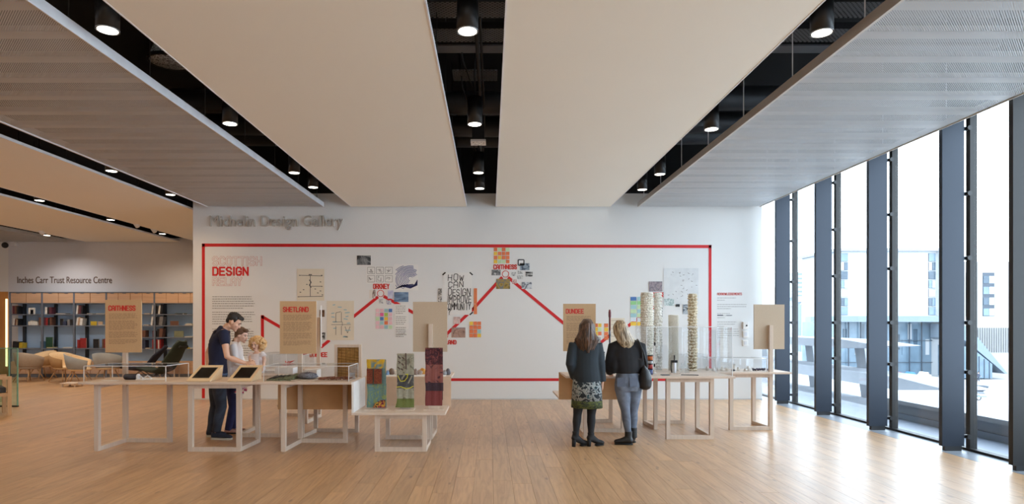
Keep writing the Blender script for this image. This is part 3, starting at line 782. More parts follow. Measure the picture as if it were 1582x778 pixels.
K, D, G, Wh = (24, 26, 28), (70, 74, 78), (140, 142, 142), (214, 214, 210)
photo('small dark brown print at the upper edge of the Shetland board', 494, 501.5, 478.5, 489, [(.3, K), (.55, (120, 84, 56)), (.7, D)], 14)
photo('small black and white print just above the Dundee ring', 495, 502.5, 513, 524, [(.35, K), (.5, G), (.65, Wh)], 16)
photo('dark monochrome print high on the wall left of the storyboards', 551.5, 573, 394.5, 409, [(.3, K), (.5, D), (.62, G), (.75, K)], 5, border=1)
o = sheet('storyboard_sheet', 'white sheet of six pencil storyboard cells above Orkney', 'poster', 566, 608.5, 411, 438, M_paper)
for r_ in range(2):
    for c_ in range(3):
        xa = 568+c_*13.6; ya = 412.5+r_*12.8
        lines(o, [[(xa, ya), (xa+11, ya), (xa+11, ya+10), (xa, ya+10), (xa, ya)]]+[[(xa+rr.uniform(1, 9), ya+rr.uniform(1, 9)) for _ in range(4)] for _ in range(2)], M_pencil, .006, 'cell')
o = sheet('wave_drawing', 'blue pen drawing of a curling wave on white paper', 'poster', 609, 646, 408, 448, M_paper)
for k in range(12):      # sweeping pen lines
    rad = 4+k*2.2; cx, cy = 634, 430
    a0 = math.radians(100+k*3); a1 = math.radians(330-k*2)
    pts = []
    for q in range(13):
        a = a0+(a1-a0)*q/12; x = cx+rad*math.cos(a)*1.05+rr.uniform(-.4, .4); y = cy+rad*math.sin(a)*.85+k*.25
        if 610 < x < 645 and 409 < y < 447: pts.append((x, y))
        else:
            if len(pts) > 1: lines(o, [pts], mat('blue_pen', (58, 76, 142), .7), .011, 'pen_line')
            pts = []
    if len(pts) > 1: lines(o, [pts], mat('blue_pen', (58, 76, 142), .7), .011, 'pen_line')
for k in range(9): lines(o, [[(611+k*1.2, 446-k*.7), (622+k*2, 442-k*.4), (634+k*.8, 445-k*.6), (645, 440-k)]], mat('blue_pen_dark', (48, 52, 104), .7), .012, 'pen_line')
photo('small print of a brown shoe left of the Orkney ring', 570.5, 580, 447.5, 460.5, [(.4, (224, 218, 210)), (.5, (96, 60, 44)), (.6, (224, 218, 210))], 5, (1, 1, .5))
photo('small pale lilac print right of the Orkney ring', 599, 607.5, 448, 461, [(.4, (206, 206, 220)), (.6, (176, 178, 208))], 12)
photo('small pale sketch print under the Orkney ring', 585.5, 592, 461.5, 468.5, [(.45, (222, 220, 216)), (.6, (150, 152, 156))], 18)
photo('small lilac sketch print lower right of the Orkney ring', 597, 604.5, 463.5, 470, [(.45, (222, 220, 222)), (.6, (140, 142, 176))], 18)
photo('blue print of a row of figures at dusk right of Orkney', 609, 631, 451, 466, [(.3, (52, 70, 96)), (.55, (112, 140, 172)), (.8, (150, 172, 196))], 3, (1, 1, 3))
o = sheet('text_sheet', 'white sheet of typed lines below the blue dusk print', 'poster', 609.5, 631, 469.5, 508, M_paper)
mb = MB(); para(mb, wx(611.5), wx(628), wz(472.5), .038, 18, WY-.006, .010, gaps=(5, 11)); mb.build('paragraph', M_ink, o)
PINK, YEL, GRN, BLU, ORG, LB, LP, LG = (222, 96, 150), (236, 196, 70), (176, 206, 90), (82, 124, 184), (226, 122, 74), (160, 200, 204), (232, 190, 198), (196, 222, 178)
def notes(label, x0, x1, y0, y1, grid, gap=.16, back=None):
    o = thing('note_grid', label, 'sticky notes', (wx((x0+x1)/2), WY, wz(y1)))
    rws, cls = len(grid), len(grid[0]); cw = (x1-x0)/cls; ch = (y1-y0)/rws
    if back: box('backing_sheet', back, wx(x0-1), wx(x1+1), WY-.003, WY-.0005, wz(y1+1), wz(y0-1), o)
    for r_ in range(rws):
        for c_ in range(cls):
            g = grid[r_][c_]
            if g is None: continue
            xa = x0+c_*cw; ya = y0+r_*ch; m = mat('note_%d_%d_%d' % g, g, .7, var=.05, scale=20)
            box('sticky_note', m, wx(xa+gap*cw/2), wx(xa+cw*(1-gap/2)), WY-.007, WY-.003, wz(ya+ch*(1-gap/2)), wz(ya+gap*ch/2), o)
    return o
notes('grid of many-coloured sticky notes below Orkney', 580, 606.5, 476, 508, [[LP, LP, LB, BLU], [LP, PINK, GRN, LP], [LG, BLU, YEL, LP], [LP, LB, ORG, LP], [LP, LP, LB, LG]], .18)
notes('square of orange and green notes topmost above Caithness', 762.5, 787.5, 382, 407, [[ORG, LG, ORG, LG], [YEL, ORG, ORG, ORG], [ORG, YEL, ORG, ORG], [YEL, LG, LG, ORG]], .14)
notes('block of orange notes with one pale blue below the handwritten poster', 725, 743.5, 496, 521, [[YEL, ORG, ORG], [ORG, ORG, ORG], [ORG, ORG, LB], [ORG, ORG, YEL]], .12)
notes('column of blue, green and yellow notes beside the first white tower', 973.5, 1004, 458, 503, [[BLU, LB, LB], [(150, 206, 140), (150, 206, 140), YEL], [LB, LG, BLU], [LG, LB, LB], [LB, LG, LB], [(214, 222, 230), (214, 222, 230), LB], [YEL, YEL, LG]], .12)
notes('small notes in two columns right of the Dundee board', 918, 929.5, 499, 518, [[ORG, YEL], [YEL, LG], [YEL, ORG]], .12)
notes('orange and yellow notes in one column left of the tall dark staff', 933, 940, 499, 525, [[ORG], [YEL], [ORG], [ORG]], .12)
# handwritten question poster
o = sheet('handwritten_poster', 'tall white poster asking in black handwriting How can design improve community', 'poster', 684.5, 729, 421, 486, M_paper)
for text, x0, x1, y0, y1 in (('HOW', 692.5, 716, 424, 433), ('CAN', 692.5, 715, 435, 443.5), ('DESIGN', 692.5, 726, 446, 456), ('IMPROVE', 692, 727.5, 457, 467), ('COMMUNITY', 688, 727, 468, 478)):
    mb = MB(); lettering(mb, text, wx(x0), wx(x1), wz(y1), wz(y0), WY-.006, .014, jitter=.35, t=.002, slant=.05); mb.build('handwriting', M_blk, o)
mb = MB(); lettering(mb, '?', wx(692.5), wx(696), wz(485), wz(477), WY-.006, .014, t=.002); mb.build('handwriting', M_blk, o)
for x, y, d in ((686, 422.5, 1), (728, 422.5, -1), (728, 484, 1)):
    mb = MB(); strip(mb, (wx(x-1.6), wz(y+1.4*d)), (wx(x+1.6), wz(y-1.4*d)), .028, WY-.006, .002); mb.build('corner_tape', M_blk, o)
photo('narrow strip of dark contact prints left of the handwritten poster', 677, 682.5, 445, 466, [(.4, (210, 204, 196)), (.5, (60, 52, 48)), (.62, (210, 204, 196))], 12)
for i, (ya, yb) in enumerate(((445, 469), (469.5, 485))):
    solo('orange_strip', mat('orange_card', (222, 128, 82), .7), ['upper, longer part of the orange paper strip beside the handwritten poster', 'lower, shorter part of the orange paper strip beside the handwritten poster'][i], 'paper strip', wx(732), wx(737), WY-.008, WY-.001, wz(yb), wz(ya))
photo('print of a smiling face below the handwritten poster', 697.5, 719, 505.5, 521, [(.3, (84, 62, 56)), (.5, (186, 150, 134)), (.62, (110, 120, 132)), (.75, (206, 190, 176))], 5)
photo('faint grey sketch over the red line beside the blank board', 701, 711, 489, 500, [(.4, (226, 200, 194)), (.6, (196, 168, 162))], 14)
# prints round the Caithness ring
photo('print framed in black, highest right of the Caithness ring', 800, 810, 400.5, 410, [(.5, (226, 226, 226)), (.6, Wh)], 3)
o = bpy.data.objects[[q.name for q in bpy.data.objects if q.name.startswith('photo_print')][-1]]
lines(o, [[(800.6, 401), (809.4, 401), (809.4, 409.4), (800.6, 409.4), (800.6, 401)]], M_blk, .022, 'black_frame', .009)
photo('blue harbour print overlapping the black framed one', 803, 818, 406.5, 417, [(.35, (70, 84, 100)), (.5, (160, 174, 186)), (.7, D)], 8)
photo('small grey machine print left of the Caithness ring', 759.5, 773.5, 416.5, 425, [(.35, K), (.55, G), (.7, Wh)], 10)
photo('yellow and brown workshop print below the Caithness ring', 766.5, 788, 430.5, 446, [(.3, (60, 62, 54)), (.5, (170, 140, 62)), (.62, (110, 116, 118)), (.75, D)], 6)
photo('small dark striped print far right of the Caithness ring', 812, 823, 419.5, 427, [(.4, K), (.5, Wh), (.6, K)], 6, (1, 1, 4))
photo('pale blue grid print lower right of the Caithness ring', 806, 821.5, 435.5, 446, [(.45, (206, 210, 214)), (.56, (108, 116, 126))], 14)
photo('faint print cluster just right of the Caithness ring', 790, 797, 420, 426, [(.45, Wh), (.6, G)], 18)
photo('faint print lower of the cluster right of the Caithness ring', 799, 808, 425, 431, [(.45, Wh), (.6, G)], 18)
photo('small pale sketch print between the ring and the blue grid print', 791, 798, 431, 438, [(.45, (216, 200, 196)), (.6, (190, 120, 116))], 18)
photo('upper faint print of the cluster right of the Caithness ring', 800, 807, 418, 423, [(.45, Wh), (.6, G)], 18)
# right hand group
photo('black and white portrait print above the first white tower', 1002.5, 1023, 434.5, 450, [(.3, (60, 56, 58)), (.5, (160, 146, 150)), (.62, (104, 96, 108)), (.8, Wh)], 6)
o = sheet('drawing_sheet', 'large faint grey sheet high behind the white towers', 'poster', 1025, 1079, 414, 470, mat('grey_paper', (216, 218, 218), .8))
lines(o, [[(x, y), (x+rr.uniform(-3, 3), y+rr.uniform(-2, 2))] for x, y in [(rr.uniform(1028, 1076), rr.uniform(417, 466)) for _ in range(34)]], M_ink, .009, 'mark')
photo('pale green map print right of the Aberdeen ring', 1026, 1041, 461.5, 472, [(.42, (206, 216, 214)), (.56, (150, 170, 168))], 16)
photo('print of a dark bell shape beside the third tower', 1055, 1063.5, 470, 485, [(.4, (60, 70, 84)), (.55, (180, 186, 190)), (.7, K)], 6)
photo('small black silhouette print between the towers', 1044, 1050, 469.5, 473.5, [(.4, K), (.6, D)], 6)
photo('black and white bird print right of the first tower', 1017, 1023.5, 474, 488.5, [(.4, K), (.5, Wh), (.65, K)], 8)
o = sheet('drawing_sheet', 'cream sheet on the wall between the two women', 'poster', 942, 965, 491, 560, M_cream)
lines(o, [[(944, 495+6*k), (962, 495+6*k+rr.uniform(-1, 1))] for k in range(5)], M_tanink, .006, 'mark')
photo('small dark print above the red line between the women', 920, 928, 520, 531, [(.4, (40, 46, 64)), (.55, (190, 190, 190)), (.65, K)], 8)
photo('small dark print below the red line between the women', 927, 934.5, 543, 554, [(.4, (40, 46, 64)), (.55, (190, 190, 190)), (.65, K)], 8)
photo('pale green print lowest between the women', 929, 935, 556, 574, [(.4, (214, 226, 214)), (.6, (180, 206, 196))], 8)
# small wall controls near the windows
for i, (y0, y1, lb) in enumerate(((497, 508, 'white wall sensor box with a black dot, topmost of three'), (511, 521, 'white wall switch box, middle of three near the windows'), (525, 534, 'flat white wall plate, lowest of three near the windows'))):
    t = thing('wall_switch', lb, 'switch', (wx(1150), WY, wz(y1)))
    box('case', M_white, wx(1147), wx(1155), WY-(.05, .04, .02)[i], WY, wz(y1), wz(y0), t, .004)
    if i == 0: MB().lathe((wx(1152), WY-.05, wz(502.5)), [(.018, 0), (.016, .006)], 12, axis=(0, -1, 0)).build('sensor', M_blk, t)
    else: box('rocker', M_whitemetal, wx(1149), wx(1153), WY-(.046 if i == 1 else .026), WY-.018, wz(y1-2), wz(y0+2), t)
# camera on the resource wall
p = px(16, 379, 18.8); t = thing('security_camera', 'small white camera under the ceiling above the bookcase', 'camera', (p.x, 18.9, p.z))
box('mount', M_whitemetal, p.x-.08, p.x+.12, 18.8, 18.9, p.z, p.z+.12, t); MB().ball((p.x-.1, 18.72, p.z), .09, 14).build('dome', M_dark, t)
# ================================================================ TABLES
TH = .885; PW = .055
def trestle(t, pts, zt, close=False, up=None):
    """L-shaped post frame through plan points: a post at each point, rails top and bottom"""
    for i, p in enumerate(pts):
        z1 = zt
        box('post', M_ash, p[0]-PW/2, p[0]+PW/2, p[1]-PW/2, p[1]+PW/2, 0, z1, t)
    for a, b in zip(pts, pts[1:]):
        a_, b_ = Vector((a[0], a[1], 0)), Vector((b[0], b[1], 0)); d = (b_-a_); L = d.length; ang = math.atan2(d.y, d.x)
        for z in (0, zt-PW):
            M = Matrix.Translation(a_) @ Matrix.Rotation(ang, 4, 'Z')
            MB().box(PW/2, L-PW/2, -PW/2+.002, PW/2-.002, z, z+PW, M).build('rail', M_ash, t)
def top(t, x0, x1, y0, y1, z=TH, th=.03, name='tabletop'):
    return box(name, M_ashtop, x0, x1, y0, y1, z-th, z, t, .003)
ta = thing('display_table', 'long pale wooden display table at the front left with three frames', 'table', (-3.4, 8.15, 0))
top(ta, -5.16, -1.735, 7.78, 8.52)
for fr in ([(-4.99, 7.9), (-4.985, 8.5), (-4.37, 8.48)], [(-3.79, 7.88), (-3.18, 7.88), (-3.16, 8.46)], [(-2.615, 7.88), (-2.585, 8.47), (-1.97, 8.46)]): trestle(ta, fr, TH-.03)
tb = thing('low_display_table', 'low pale bench with side and back boards holding the three scarves', 'table', (-1.13, 8.2, 0))
top(tb, -1.735, -.56, 7.78, 8.52, .50, .03, 'shelf_board')
box('side_board', M_whitemetal if False else mat('white_laminate', (232, 228, 224), .5), -1.735, -1.71, 7.79, 8.52, .5, TH, tb)
box('back_board', mat('light_tan_board', (212, 180, 152), .65), -1.71, -.535, 8.52, 8.545, .48, TH, tb)
trestle(tb, [(-1.43, 7.88), (-.83, 7.88), (-.83, 8.44)], .47)
tc = thing('display_table', 'pale display table behind the low bench with the scarves', 'table', (-1.13, 8.95, 0))
top(tc, -1.74, -.535, 8.55, 9.36)
trestle(tc, [(-1.43, 8.7), (-.83, 8.7), (-.82, 9.28)], TH-.03)
td = thing('low_display_table', 'low wooden bench behind the front left table carrying the woven panel', 'table', (-2.3, 8.95, 0))
top(td, -2.93, -1.86, 8.55, 9.4, .50, .03, 'shelf_board')
box('drop_board', mat('tan_drop_board', (200, 158, 112), .65), -2.91, -1.84, 8.525, 8.55, .44, TH-.03, td)
trestle(td, [(-2.66, 8.8), (-2.6, 9.28), (-1.98, 9.25)], .47)
tg = thing('display_table', 'pale display table where the child sits behind the tablet stands', 'table', (-3.3, 9.2, 0))
top(tg, -3.68, -2.93, 8.8, 9.66)
trestle(tg, [(-2.97, 8.86), (-3.58, 8.86), (-3.6, 9.52)], TH-.03)
th = thing('display_table', 'farthest left display table below the edge-on sign board', 'table', (-3.3, 10.4, 0))
top(th, -3.72, -2.85, 9.95, 10.95)
trestle(th, [(-2.97, 10.03), (-2.95, 10.75), (-3.58, 10.86)], TH-.03)
tr_ = thing('display_table', 'pale display table in front of the two women', 'table', (1.65, 9.0, 0))
top(tr_, 1.06, 2.17, 8.67, 9.38)
trestle(tr_, [(1.35, 8.79), (1.36, 9.3), (1.98, 9.25)], TH-.03)
tl = thing('low_display_table', 'low bench with a tan board behind the two women', 'table', (1.65, 9.9, 0))
box('drop_board', mat('tan_drop_board', (200, 158, 112), .65), 1.04, 2.24, 9.385, 9.41, .47, TH-.005, tl)
top(tl, 1.04, 2.2, 9.415, 10.33, .50, .025, 'shelf_board')
trestle(tl, [(1.37, 9.6), (1.4, 10.15), (1.97, 10.15)], .475)
te_ = thing('display_table', 'pale display table under the tall glass case and the white towers', 'table', (2.8, 9.3, 0))
top(te_, 2.175, 3.40, 8.6, 10.1)
trestle(te_, [(2.49, 8.7), (3.10, 8.7), (3.13, 9.38)], TH-.03); trestle(te_, [(3.11, 10.03), (2.5, 10.03), (2.53, 9.5)], TH-.03)
tf = thing('display_table', 'pale display table nearest the windows with a single square frame', 'table', (4.0, 9.7, 0))
top(tf, 3.41, 4.54, 9.34, 10.1, TH, .03); box('apron', M_ash, 3.45, 4.25, 9.42, 9.46, TH-.08, TH-.03, tf)
trestle(tf, [(3.66, 9.44), (4.26, 9.44), (4.24, 10.0)], TH-.03)

# ---- sign boards on posts
def sign(label, x0, x1, ytop, ybot, Y, postx, face=True, text=None, tx=None, zpost=None, rot=0):
    z1, z0 = px(0, ytop, Y).z, px(0, ybot, Y).z
    X0, X1 = px(x0, 0, Y).x, px(x1, 0, Y).x; X = (X0+X1)/2
    t = thing('sign_board', label, 'sign', (postx, Y, TH))
    m = M_mdf if face else M_tanback
    if face:
        box('board', m, X0, X1, Y-.02, Y, z0, z1, t)
        box('post', M_ash, postx-.0275, postx+.0275, Y, Y+.05, TH, z1-.2, t)
        sx = (X1-X0)/56.0
        if text:
            mb = MB(); lettering(mb, text, X0+tx[0]*(X1-X0), X0+tx[1]*(X1-X0), z1-.200*(z1-z0), z1-.115*(z1-z0), Y-.02, .0125, t=.002); mb.build('heading', M_redtext, t)
            mb = MB()
            para(mb, X0+.1*(X1-X0), X1-.1*(X1-X0), z0+.735*(z1-z0), .0135, 31, Y-.02, .0042, .0012, gaps=(6, 17, 25)); mb.build('paragraph', M_tanink, t)
    else:
        box('board', m, X0, X1, Y, Y+.02, z0, z1, t)
        box('post', M_ash, postx-.0275, postx+.0275, Y-.055, Y, TH, zpost, t)
    return t
sign('tan sign board headed Caithness on a post at the left table', 164, 219.5, 463, 544, 8.47, -4.985, text='CAITHNESS', tx=(.1, .83))
sign('tan sign board headed Shetland on a post at the left table', 433, 489, 465, 546, 8.44, -2.585, text='SHETLAND', tx=(.1, .78))
sign('tan sign board headed Dundee behind the brown-haired woman', 870, 920, 469, 542, 9.3, 1.36, text='DUNDEE', tx=(.09, .62))
sign('blank back of a tan sign board above the scarves', 638, 691, 466, 543, 8.72, -.83, face=False, zpost=1.61)
sign('blank grey-shaded back of a sign board beside the windows', 1165, 1212, 470, 539, 9.46, 4.26, face=False, zpost=1.59)
t = thing('sign_board', 'sign board seen edge-on just right of the Shetland board', 'sign', (-2.95, 10.75, TH))
ang = math.atan2(10.75, -2.95)
M = Matrix.Translation((-2.92, 10.75, 0)) @ Matrix.Rotation(ang, 4, 'Z')
MB().box(-.25, .25, -.012, .012, 1.22, 1.92, M).build('board', M_white, t)
box('post', M_ash, -2.99, -2.935, 10.72, 10.775, TH, 1.72, t)

# ---- acrylic hoods
def hood(label, x0, x1, y0, y1, z0, h, name='glass_case', e=.007, top_=True):
    t = thing(name, label, 'display case', ((x0+x1)/2, (y0+y1)/2, z0)); z1 = z0+h; w = .005
    box('front_pane', M_acr, x0+e, x1-e, y0, y0+w, z0+.001, z1-e, t); box('back_pane', M_acr, x0+e, x1-e, y1-w, y1, z0+.001, z1-e, t)
    box('side_pane', M_acr, x0, x0+w, y0+e, y1-e, z0+.001, z1-e, t); box('side_pane', M_acr, x1-w, x1, y0+e, y1-e, z0+.001, z1-e, t)
    if top_: box('top_pane', M_acr, x0+e, x1-e, y0+e, y1-e, z1-w, z1, t)
    mb = MB()
    for x in (x0, x1-e):
        for y in (y0, y1-e): mb.box(x, x+e, y, y+e, z0+.001, z1)
        mb.box(x, x+e, y0, y1, z1-e, z1)
    for y in (y0, y1-e): mb.box(x0, x1, y, y+e, z1-e, z1)
    mb.build('edge', M_edge, t)
    return t
hood('low clear case over the pen roll at the far left end of the table', -5.13, -4.09, 7.84, 8.44, TH, .2)
hood('low clear case over the textile samples right of the tablet stands', -2.86, -1.78, 7.84, 8.4, TH, .2)
hood('low clear case behind the Shetland sign post', -3.35, -2.95, 9.0, 9.6, TH, .3, e=.003)
hood('low clear case on the farthest left table', -3.6, -3.02, 10.1, 10.7, TH, .22, e=.003)
hood('tall clear case on the table right of the women', 1.93+.25, 3.385, 8.66, 9.3, TH, .69, e=.008)
hood('long low clear case on the table nearest the windows', 3.43, 4.21, 9.44, 10.0, TH, .2)
t = hood('small clear case behind the right corner of the tall case', 3.0, 3.38, 9.6, 10.05, TH, .25, e=.004)

# ---- tablet stands: wooden wedges with a black screen
def tablet(xl, label):
    y0, y1 = 7.83, 8.18; w = .30; z = TH
    t = thing('tablet_stand', label, 'tablet', (xl+w/2, 8.0, z), 'wooden tablet stands on the left table')
    # wedge with sloping top; the whole leans back to the right
    q = [(xl-.0, y0, z+.004), (xl+w, y0, z+.004), (xl+w, y1, z+.004), (xl, y1, z+.004)]
    a, b = Vector((xl, y0, z+.012)), Vector((xl+w, y0, z+.012)); c, d = Vector((xl+w+.02, y1, z+.185)), Vector((xl+.02, y1, z+.185))
    mb = MB(); n = len(mb.v)
    mb.v += [Vector(p) for p in q]+[a, b, c, d]
    for f in ((0, 3, 2, 1), (4, 5, 6, 7), (0, 1, 5, 4), (1, 2, 6, 5), (2, 3, 7, 6), (3, 0, 4, 7)): mb._f(f)
    mb.build('wedge', wood('maple_wedge', (226, 198, 158), .95, 'X'), t)
    nrm = (b-a).cross(d-a).normalized()
    def L(u, v, h): return a+(b-a)*u+(d-a)*v+nrm*h
    mb = MB(); mb.poly([L(.14, .17, .0), L(.86, .17, 0), L(.86, .84, 0), L(.14, .84, 0)], nrm*.004); mb.build('bezel', M_blackpl, t)
    mb = MB(); mb.poly([L(.17, .21, .004), L(.83, .21, .004), L(.83, .80, .004), L(.17, .80, .004)], nrm*.0012); mb.build('screen', mat('black_screen', (8, 8, 9), .12), t)
tablet(-3.83, 'wooden tablet stand with a black screen, the one farther left'); tablet(-3.31, 'wooden tablet stand with a black screen, nearer the child')

# ---- scarves hung over stands on the low bench
def scarf(x0, x1, ztop, label, sections, flare=0, stepx=None, Y=8.08, tail=None, plate=True):
    """cloth draped over a thin upright stand; sections = [(z_hi, z_lo, material)]"""
    xm = (x0+x1)/2
    st_ = thing('scarf_stand', f'thin ply stand under the {label}', 'stand', (xm, Y+.03, .5), 'ply stands under the scarves')
    box('base_plate', M_ash, x0-.01, x1+.01, Y-.10, Y+.1, .5, .512, st_); box('upright', M_ash, x0+.04, x1-.04, Y+.012, Y+.024, .512, ztop-.012, st_)
    t = thing('scarf', label, 'scarf', (xm, Y, .512))
    for zh, zl, m, w0, w1, nm in sections:
        mb = MB().use(m); n = 9; k = 10; rs = []
        for j in range(k+1):
            z = zh+(zl-zh)*j/k; yo = Y-.004-.012*math.sin(z*9+xm)-(.06*max(0, (.62-z)/.12)**1.5 if z < .62 and flare else 0)
            f = (flare*max(0, (.66-z)/.15) if flare else 0)+.004*math.sin(z*21+xm*7)
            a, b = x0+w0-f, x1+w1+f*.3
            ring = [(a+(b-a)*i/n, yo-.003*math.sin(i*1.7), z) for i in range(n+1)]+[(a+(b-a)*i/n, yo+.008-.003*math.sin(i*1.7), z) for i in range(n, -1, -1)]
            rs.append(ring)
        mb.rings(rs, sm=False); mb.build(nm, None, t)
    # over the top and down the back
    z = ztop; mb = MB().use(sections[0][2])
    mb.rings([[(x, Y-.014, z-.012), (x, Y, z), (x, Y+.03, z), (x, Y+.04, z-.012), (x, Y+.03, z-.012), (x, Y, z-.012)] for x in (x0, (x0+x1)/2, x1)], sm=False)
    mb.box(x0, x1, Y+.03, Y+.038, .62, z-.01); mb.build('back_drop', None, t)
    return t
s1 = blotch('scarf_teal', [(.40, (98, 124, 122)), (.52, (92, 120, 114)), (.56, (142, 150, 66)), (.62, (96, 126, 120))], 12, 3, 4, .9, stretch=(1, 1, .6))
s1b = blotch('scarf_gold', [(.36, (108, 130, 128)), (.46, (112, 132, 128)), (.52, (196, 156, 40)), (.62, (206, 166, 44)), (.68, (140, 84, 40))], 7, 1, 2, .9)
s1c = blotch('scarf_rust', [(.42, (92, 34, 24)), (.50, (104, 40, 26)), (.53, (192, 110, 50)), (.57, (96, 36, 26))], 20, 4, 3, .9)
s1d = blotch('scarf_berry', [(.4, (56, 36, 30)), (.5, (150, 40, 60)), (.58, (216, 170, 50)), (.66, (70, 40, 40))], 13, 2, 2, .9)
e = lambda y, Y=8.04: px(0, y, Y).z
zz = lambda y: e(y)
X = lambda x, Y=8.04: px(x, 0, Y).x
t = scarf(X(566), X(595), zz(555.5), 'patterned teal scarf with rust panels, leftmost of three', [(zz(555), zz(569), s1b, 0, 0, 'top_band'), (zz(569), zz(592.5), mat('scarf_ground', (96, 118, 114), .9, var=.1, scale=60), 0, 0, 'panel_ground'),
    (zz(592.5), zz(629.5), s1, 0, .008, 'cloth')])
for xa, xb in ((566.5, 575.5), (577.5, 589.5)): box('rust_panel', s1c, X(xa), X(xb), 8.04, 8.056, zz(592.5), zz(569.5), t)
mb = MB().use(s1d); mb.poly([(X(576), 8.045, zz(629.5)), (X(595), 8.045, zz(629.5)), (X(595), 8.045, zz(617.5)), (X(588), 8.045, zz(618)), (X(579), 8.045, zz(623))], (0, .02, 0)); mb.build('berry_corner', None, t)
s2 = blotch('scarf_stone', [(.38, (150, 146, 128)), (.55, (164, 160, 140)), (.60, (120, 116, 100))], 16, 1, 4, .9)
s2b = blotch('scarf_slate', [(.4, (72, 72, 74)), (.62, (84, 84, 84)), (.68, (150, 146, 132))], 8, 1.5, 2, .9)
t = scarf(X(612.5), X(638.5), zz(546.5), 'grey-beige scarf with yellow outlines, middle of three', [(zz(546), zz(579), s2, 0, 0, 'cloth'), (zz(579), zz(600), s2b, 0, 0, 'slate_band'), (zz(600), zz(616), s2, 0, 0, 'cloth'),
    (zz(616), zz(629), mat('olive_wool', (104, 112, 58), .95, var=.1, scale=50), 0, .004, 'olive_fringe')], flare=.02)
yel = mat('yellow_wool', (206, 196, 60), .9); mau = mat('brown_leaf_wool', (92, 74, 66), .9)
def bits(t, segs, m, w, Yp, name):
    mb = MB()
    for s in segs:
        for a, b in zip(s, s[1:]): strip(mb, (X(a[0], Yp), px(0, a[1], Yp).z), (X(b[0], Yp), px(0, b[1], Yp).z), w, Yp, .003)
    mb.build(name, m, t)
bits(t, [[(630, 577.5), (629, 583), (625, 588), (619, 588.5), (616, 583), (615, 580)], [(613, 597.5), (619, 597), (628, 600), (634, 598.5), (638, 596.5)], [(626, 578), (629.5, 578)]], yel, .011, 8.03, 'yellow_outline')
bits(t, [[(616, 551), (618, 553)], [(622, 552), (624, 554)], [(616, 558), (618, 560)], [(621, 561.5), (623, 563.5)], [(615, 567), (617, 569)], [(620, 569.5), (622, 571)], [(627, 546), (627.5, 569)]], mau, .016, 8.03, 'leaf_pattern')
bits(t, [[(626, 576), (621, 585)], [(636, 581), (631, 591)]], mat('scarf_stone_plain', (150, 146, 128), .9), .018, 8.028, 'pale_stroke')
s3 = blotch('scarf_plum', [(.38, (62, 32, 38)), (.52, (74, 36, 42)), (.6, (128, 66, 66)), (.68, (66, 34, 40))], 15, 2, 3, .9)
s3b = blotch('scarf_mauve', [(.36, (72, 40, 48)), (.42, (132, 78, 72)), (.6, (140, 84, 76)), (.66, (66, 36, 46))], 6, 1.5, 2, .9)
t = scarf(X(656.5), X(683.5), zz(537.5), 'dark red and plum scarf, rightmost and tallest of three', [(zz(537), zz(563), s3, 0, 0, 'plum_band'), (zz(563), zz(591), s3b, 0, .005, 'mauve_band'), (zz(591), zz(604), mat('plum_wool', (62, 44, 52), .95, var=.15, scale=40), 0, .01, 'dark_band'),
    (zz(604), zz(627), mat('maroon_wool', (122, 58, 56), .95, var=.06, scale=60), .0, -.006, 'maroon_tail')])

# ---- woven panel in a wooden frame
Y = 9.0; t = thing('woven_panel', 'golden woven cane panel in a wooden frame standing on the low bench', 'textile panel', (px(538, 0, Y).x, Y, .5))
xa, xb = px(516.5, 0, Y).x, px(558, 0, Y).x; z1 = px(0, 532, Y).z; fw = .04
box('frame_stile', M_ash, xa, xa+fw, Y, Y+.05, .5, z1, t); box('frame_stile', M_ash, xb-fw*.9, xb, Y, Y+.05, .5, z1, t)
box('frame_rail', M_ash, xa+fw, xb-fw, Y, Y+.05, z1-fw, z1, t); box('frame_rail', M_ash, xa+fw, xb-fw, Y, Y+.05, .5, .54, t)
M_cane = mat('golden_cane', (186, 140, 76), .7, var=.25, scale=30); M_caned = mat('dark_cane', (120, 82, 38), .8)
box('backing', M_caned, xa+fw, xb-fw, Y+.03, Y+.045, .54, z1-fw, t)
n = 46; zz0, zz1 = .545, z1-fw-.005
for i in range(n):
    z = zz0+(zz1-zz0)*(i+.5)/n
    MB().tube([(xa+fw+.003+(xb-xa-2*fw-.006)*q/6, Y+.022+.004*math.sin(q*3.1+i*3.14), z+.002*math.sin(i*2.3+q)) for q in range(7)], .0062, 5).build('cane_strand', M_cane, t)
for q in range(1, 5): box('warp_cord', M_caned, xa+fw+(xb-xa-2*fw)*q/5-.002, xa+fw+(xb-xa-2*fw)*q/5+.002, Y+.012, Y+.02, zz0, zz1, t)

# ---- objects on the left tables
zt = TH
def lump(name, label, cat, c, r, m, seed=0, n=14, flat=False):
    q = random.Random(seed); mb = MB()
    mb.ball(c, r, n); amp = .18
    for i, v in enumerate(mb.v):
        d = v-Vector(c); k = 1+q.uniform(-amp, amp)
        if v.z > c[2]-r[2]*.3: mb.v[i] = Vector(c)+Vector((d.x*k, d.y*k, d.z*(1+q.uniform(-.3, .3))))
        mb.v[i].z = max(mb.v[i].z, c[2]-r[2]*.8)
    return lone(mb, name, m, label, cat, (c[0], c[1], c[2]-r[2]*.8))
p0 = px(203, 0, 8.1)
t = thing('pen_roll', 'dark cylindrical roll lying in the left clear case', 'roll', (p0.x, 8.1, zt))
MB().tube([(p0.x-.09, 8.1, zt+.04), (p0.x-.075, 8.1, zt+.04), (p0.x+.07, 8.1, zt+.04), (p0.x+.08, 8.1, zt+.04)], [.028, .038, .038, .034], 14).build('barrel', mat('navy_case', (42, 46, 62), .5), t)
MB().tube([(p0.x+.08, 8.1, zt+.04), (p0.x+.1, 8.1, zt+.04)], [.038, .038], 14).build('cap', M_whitemetal, t)
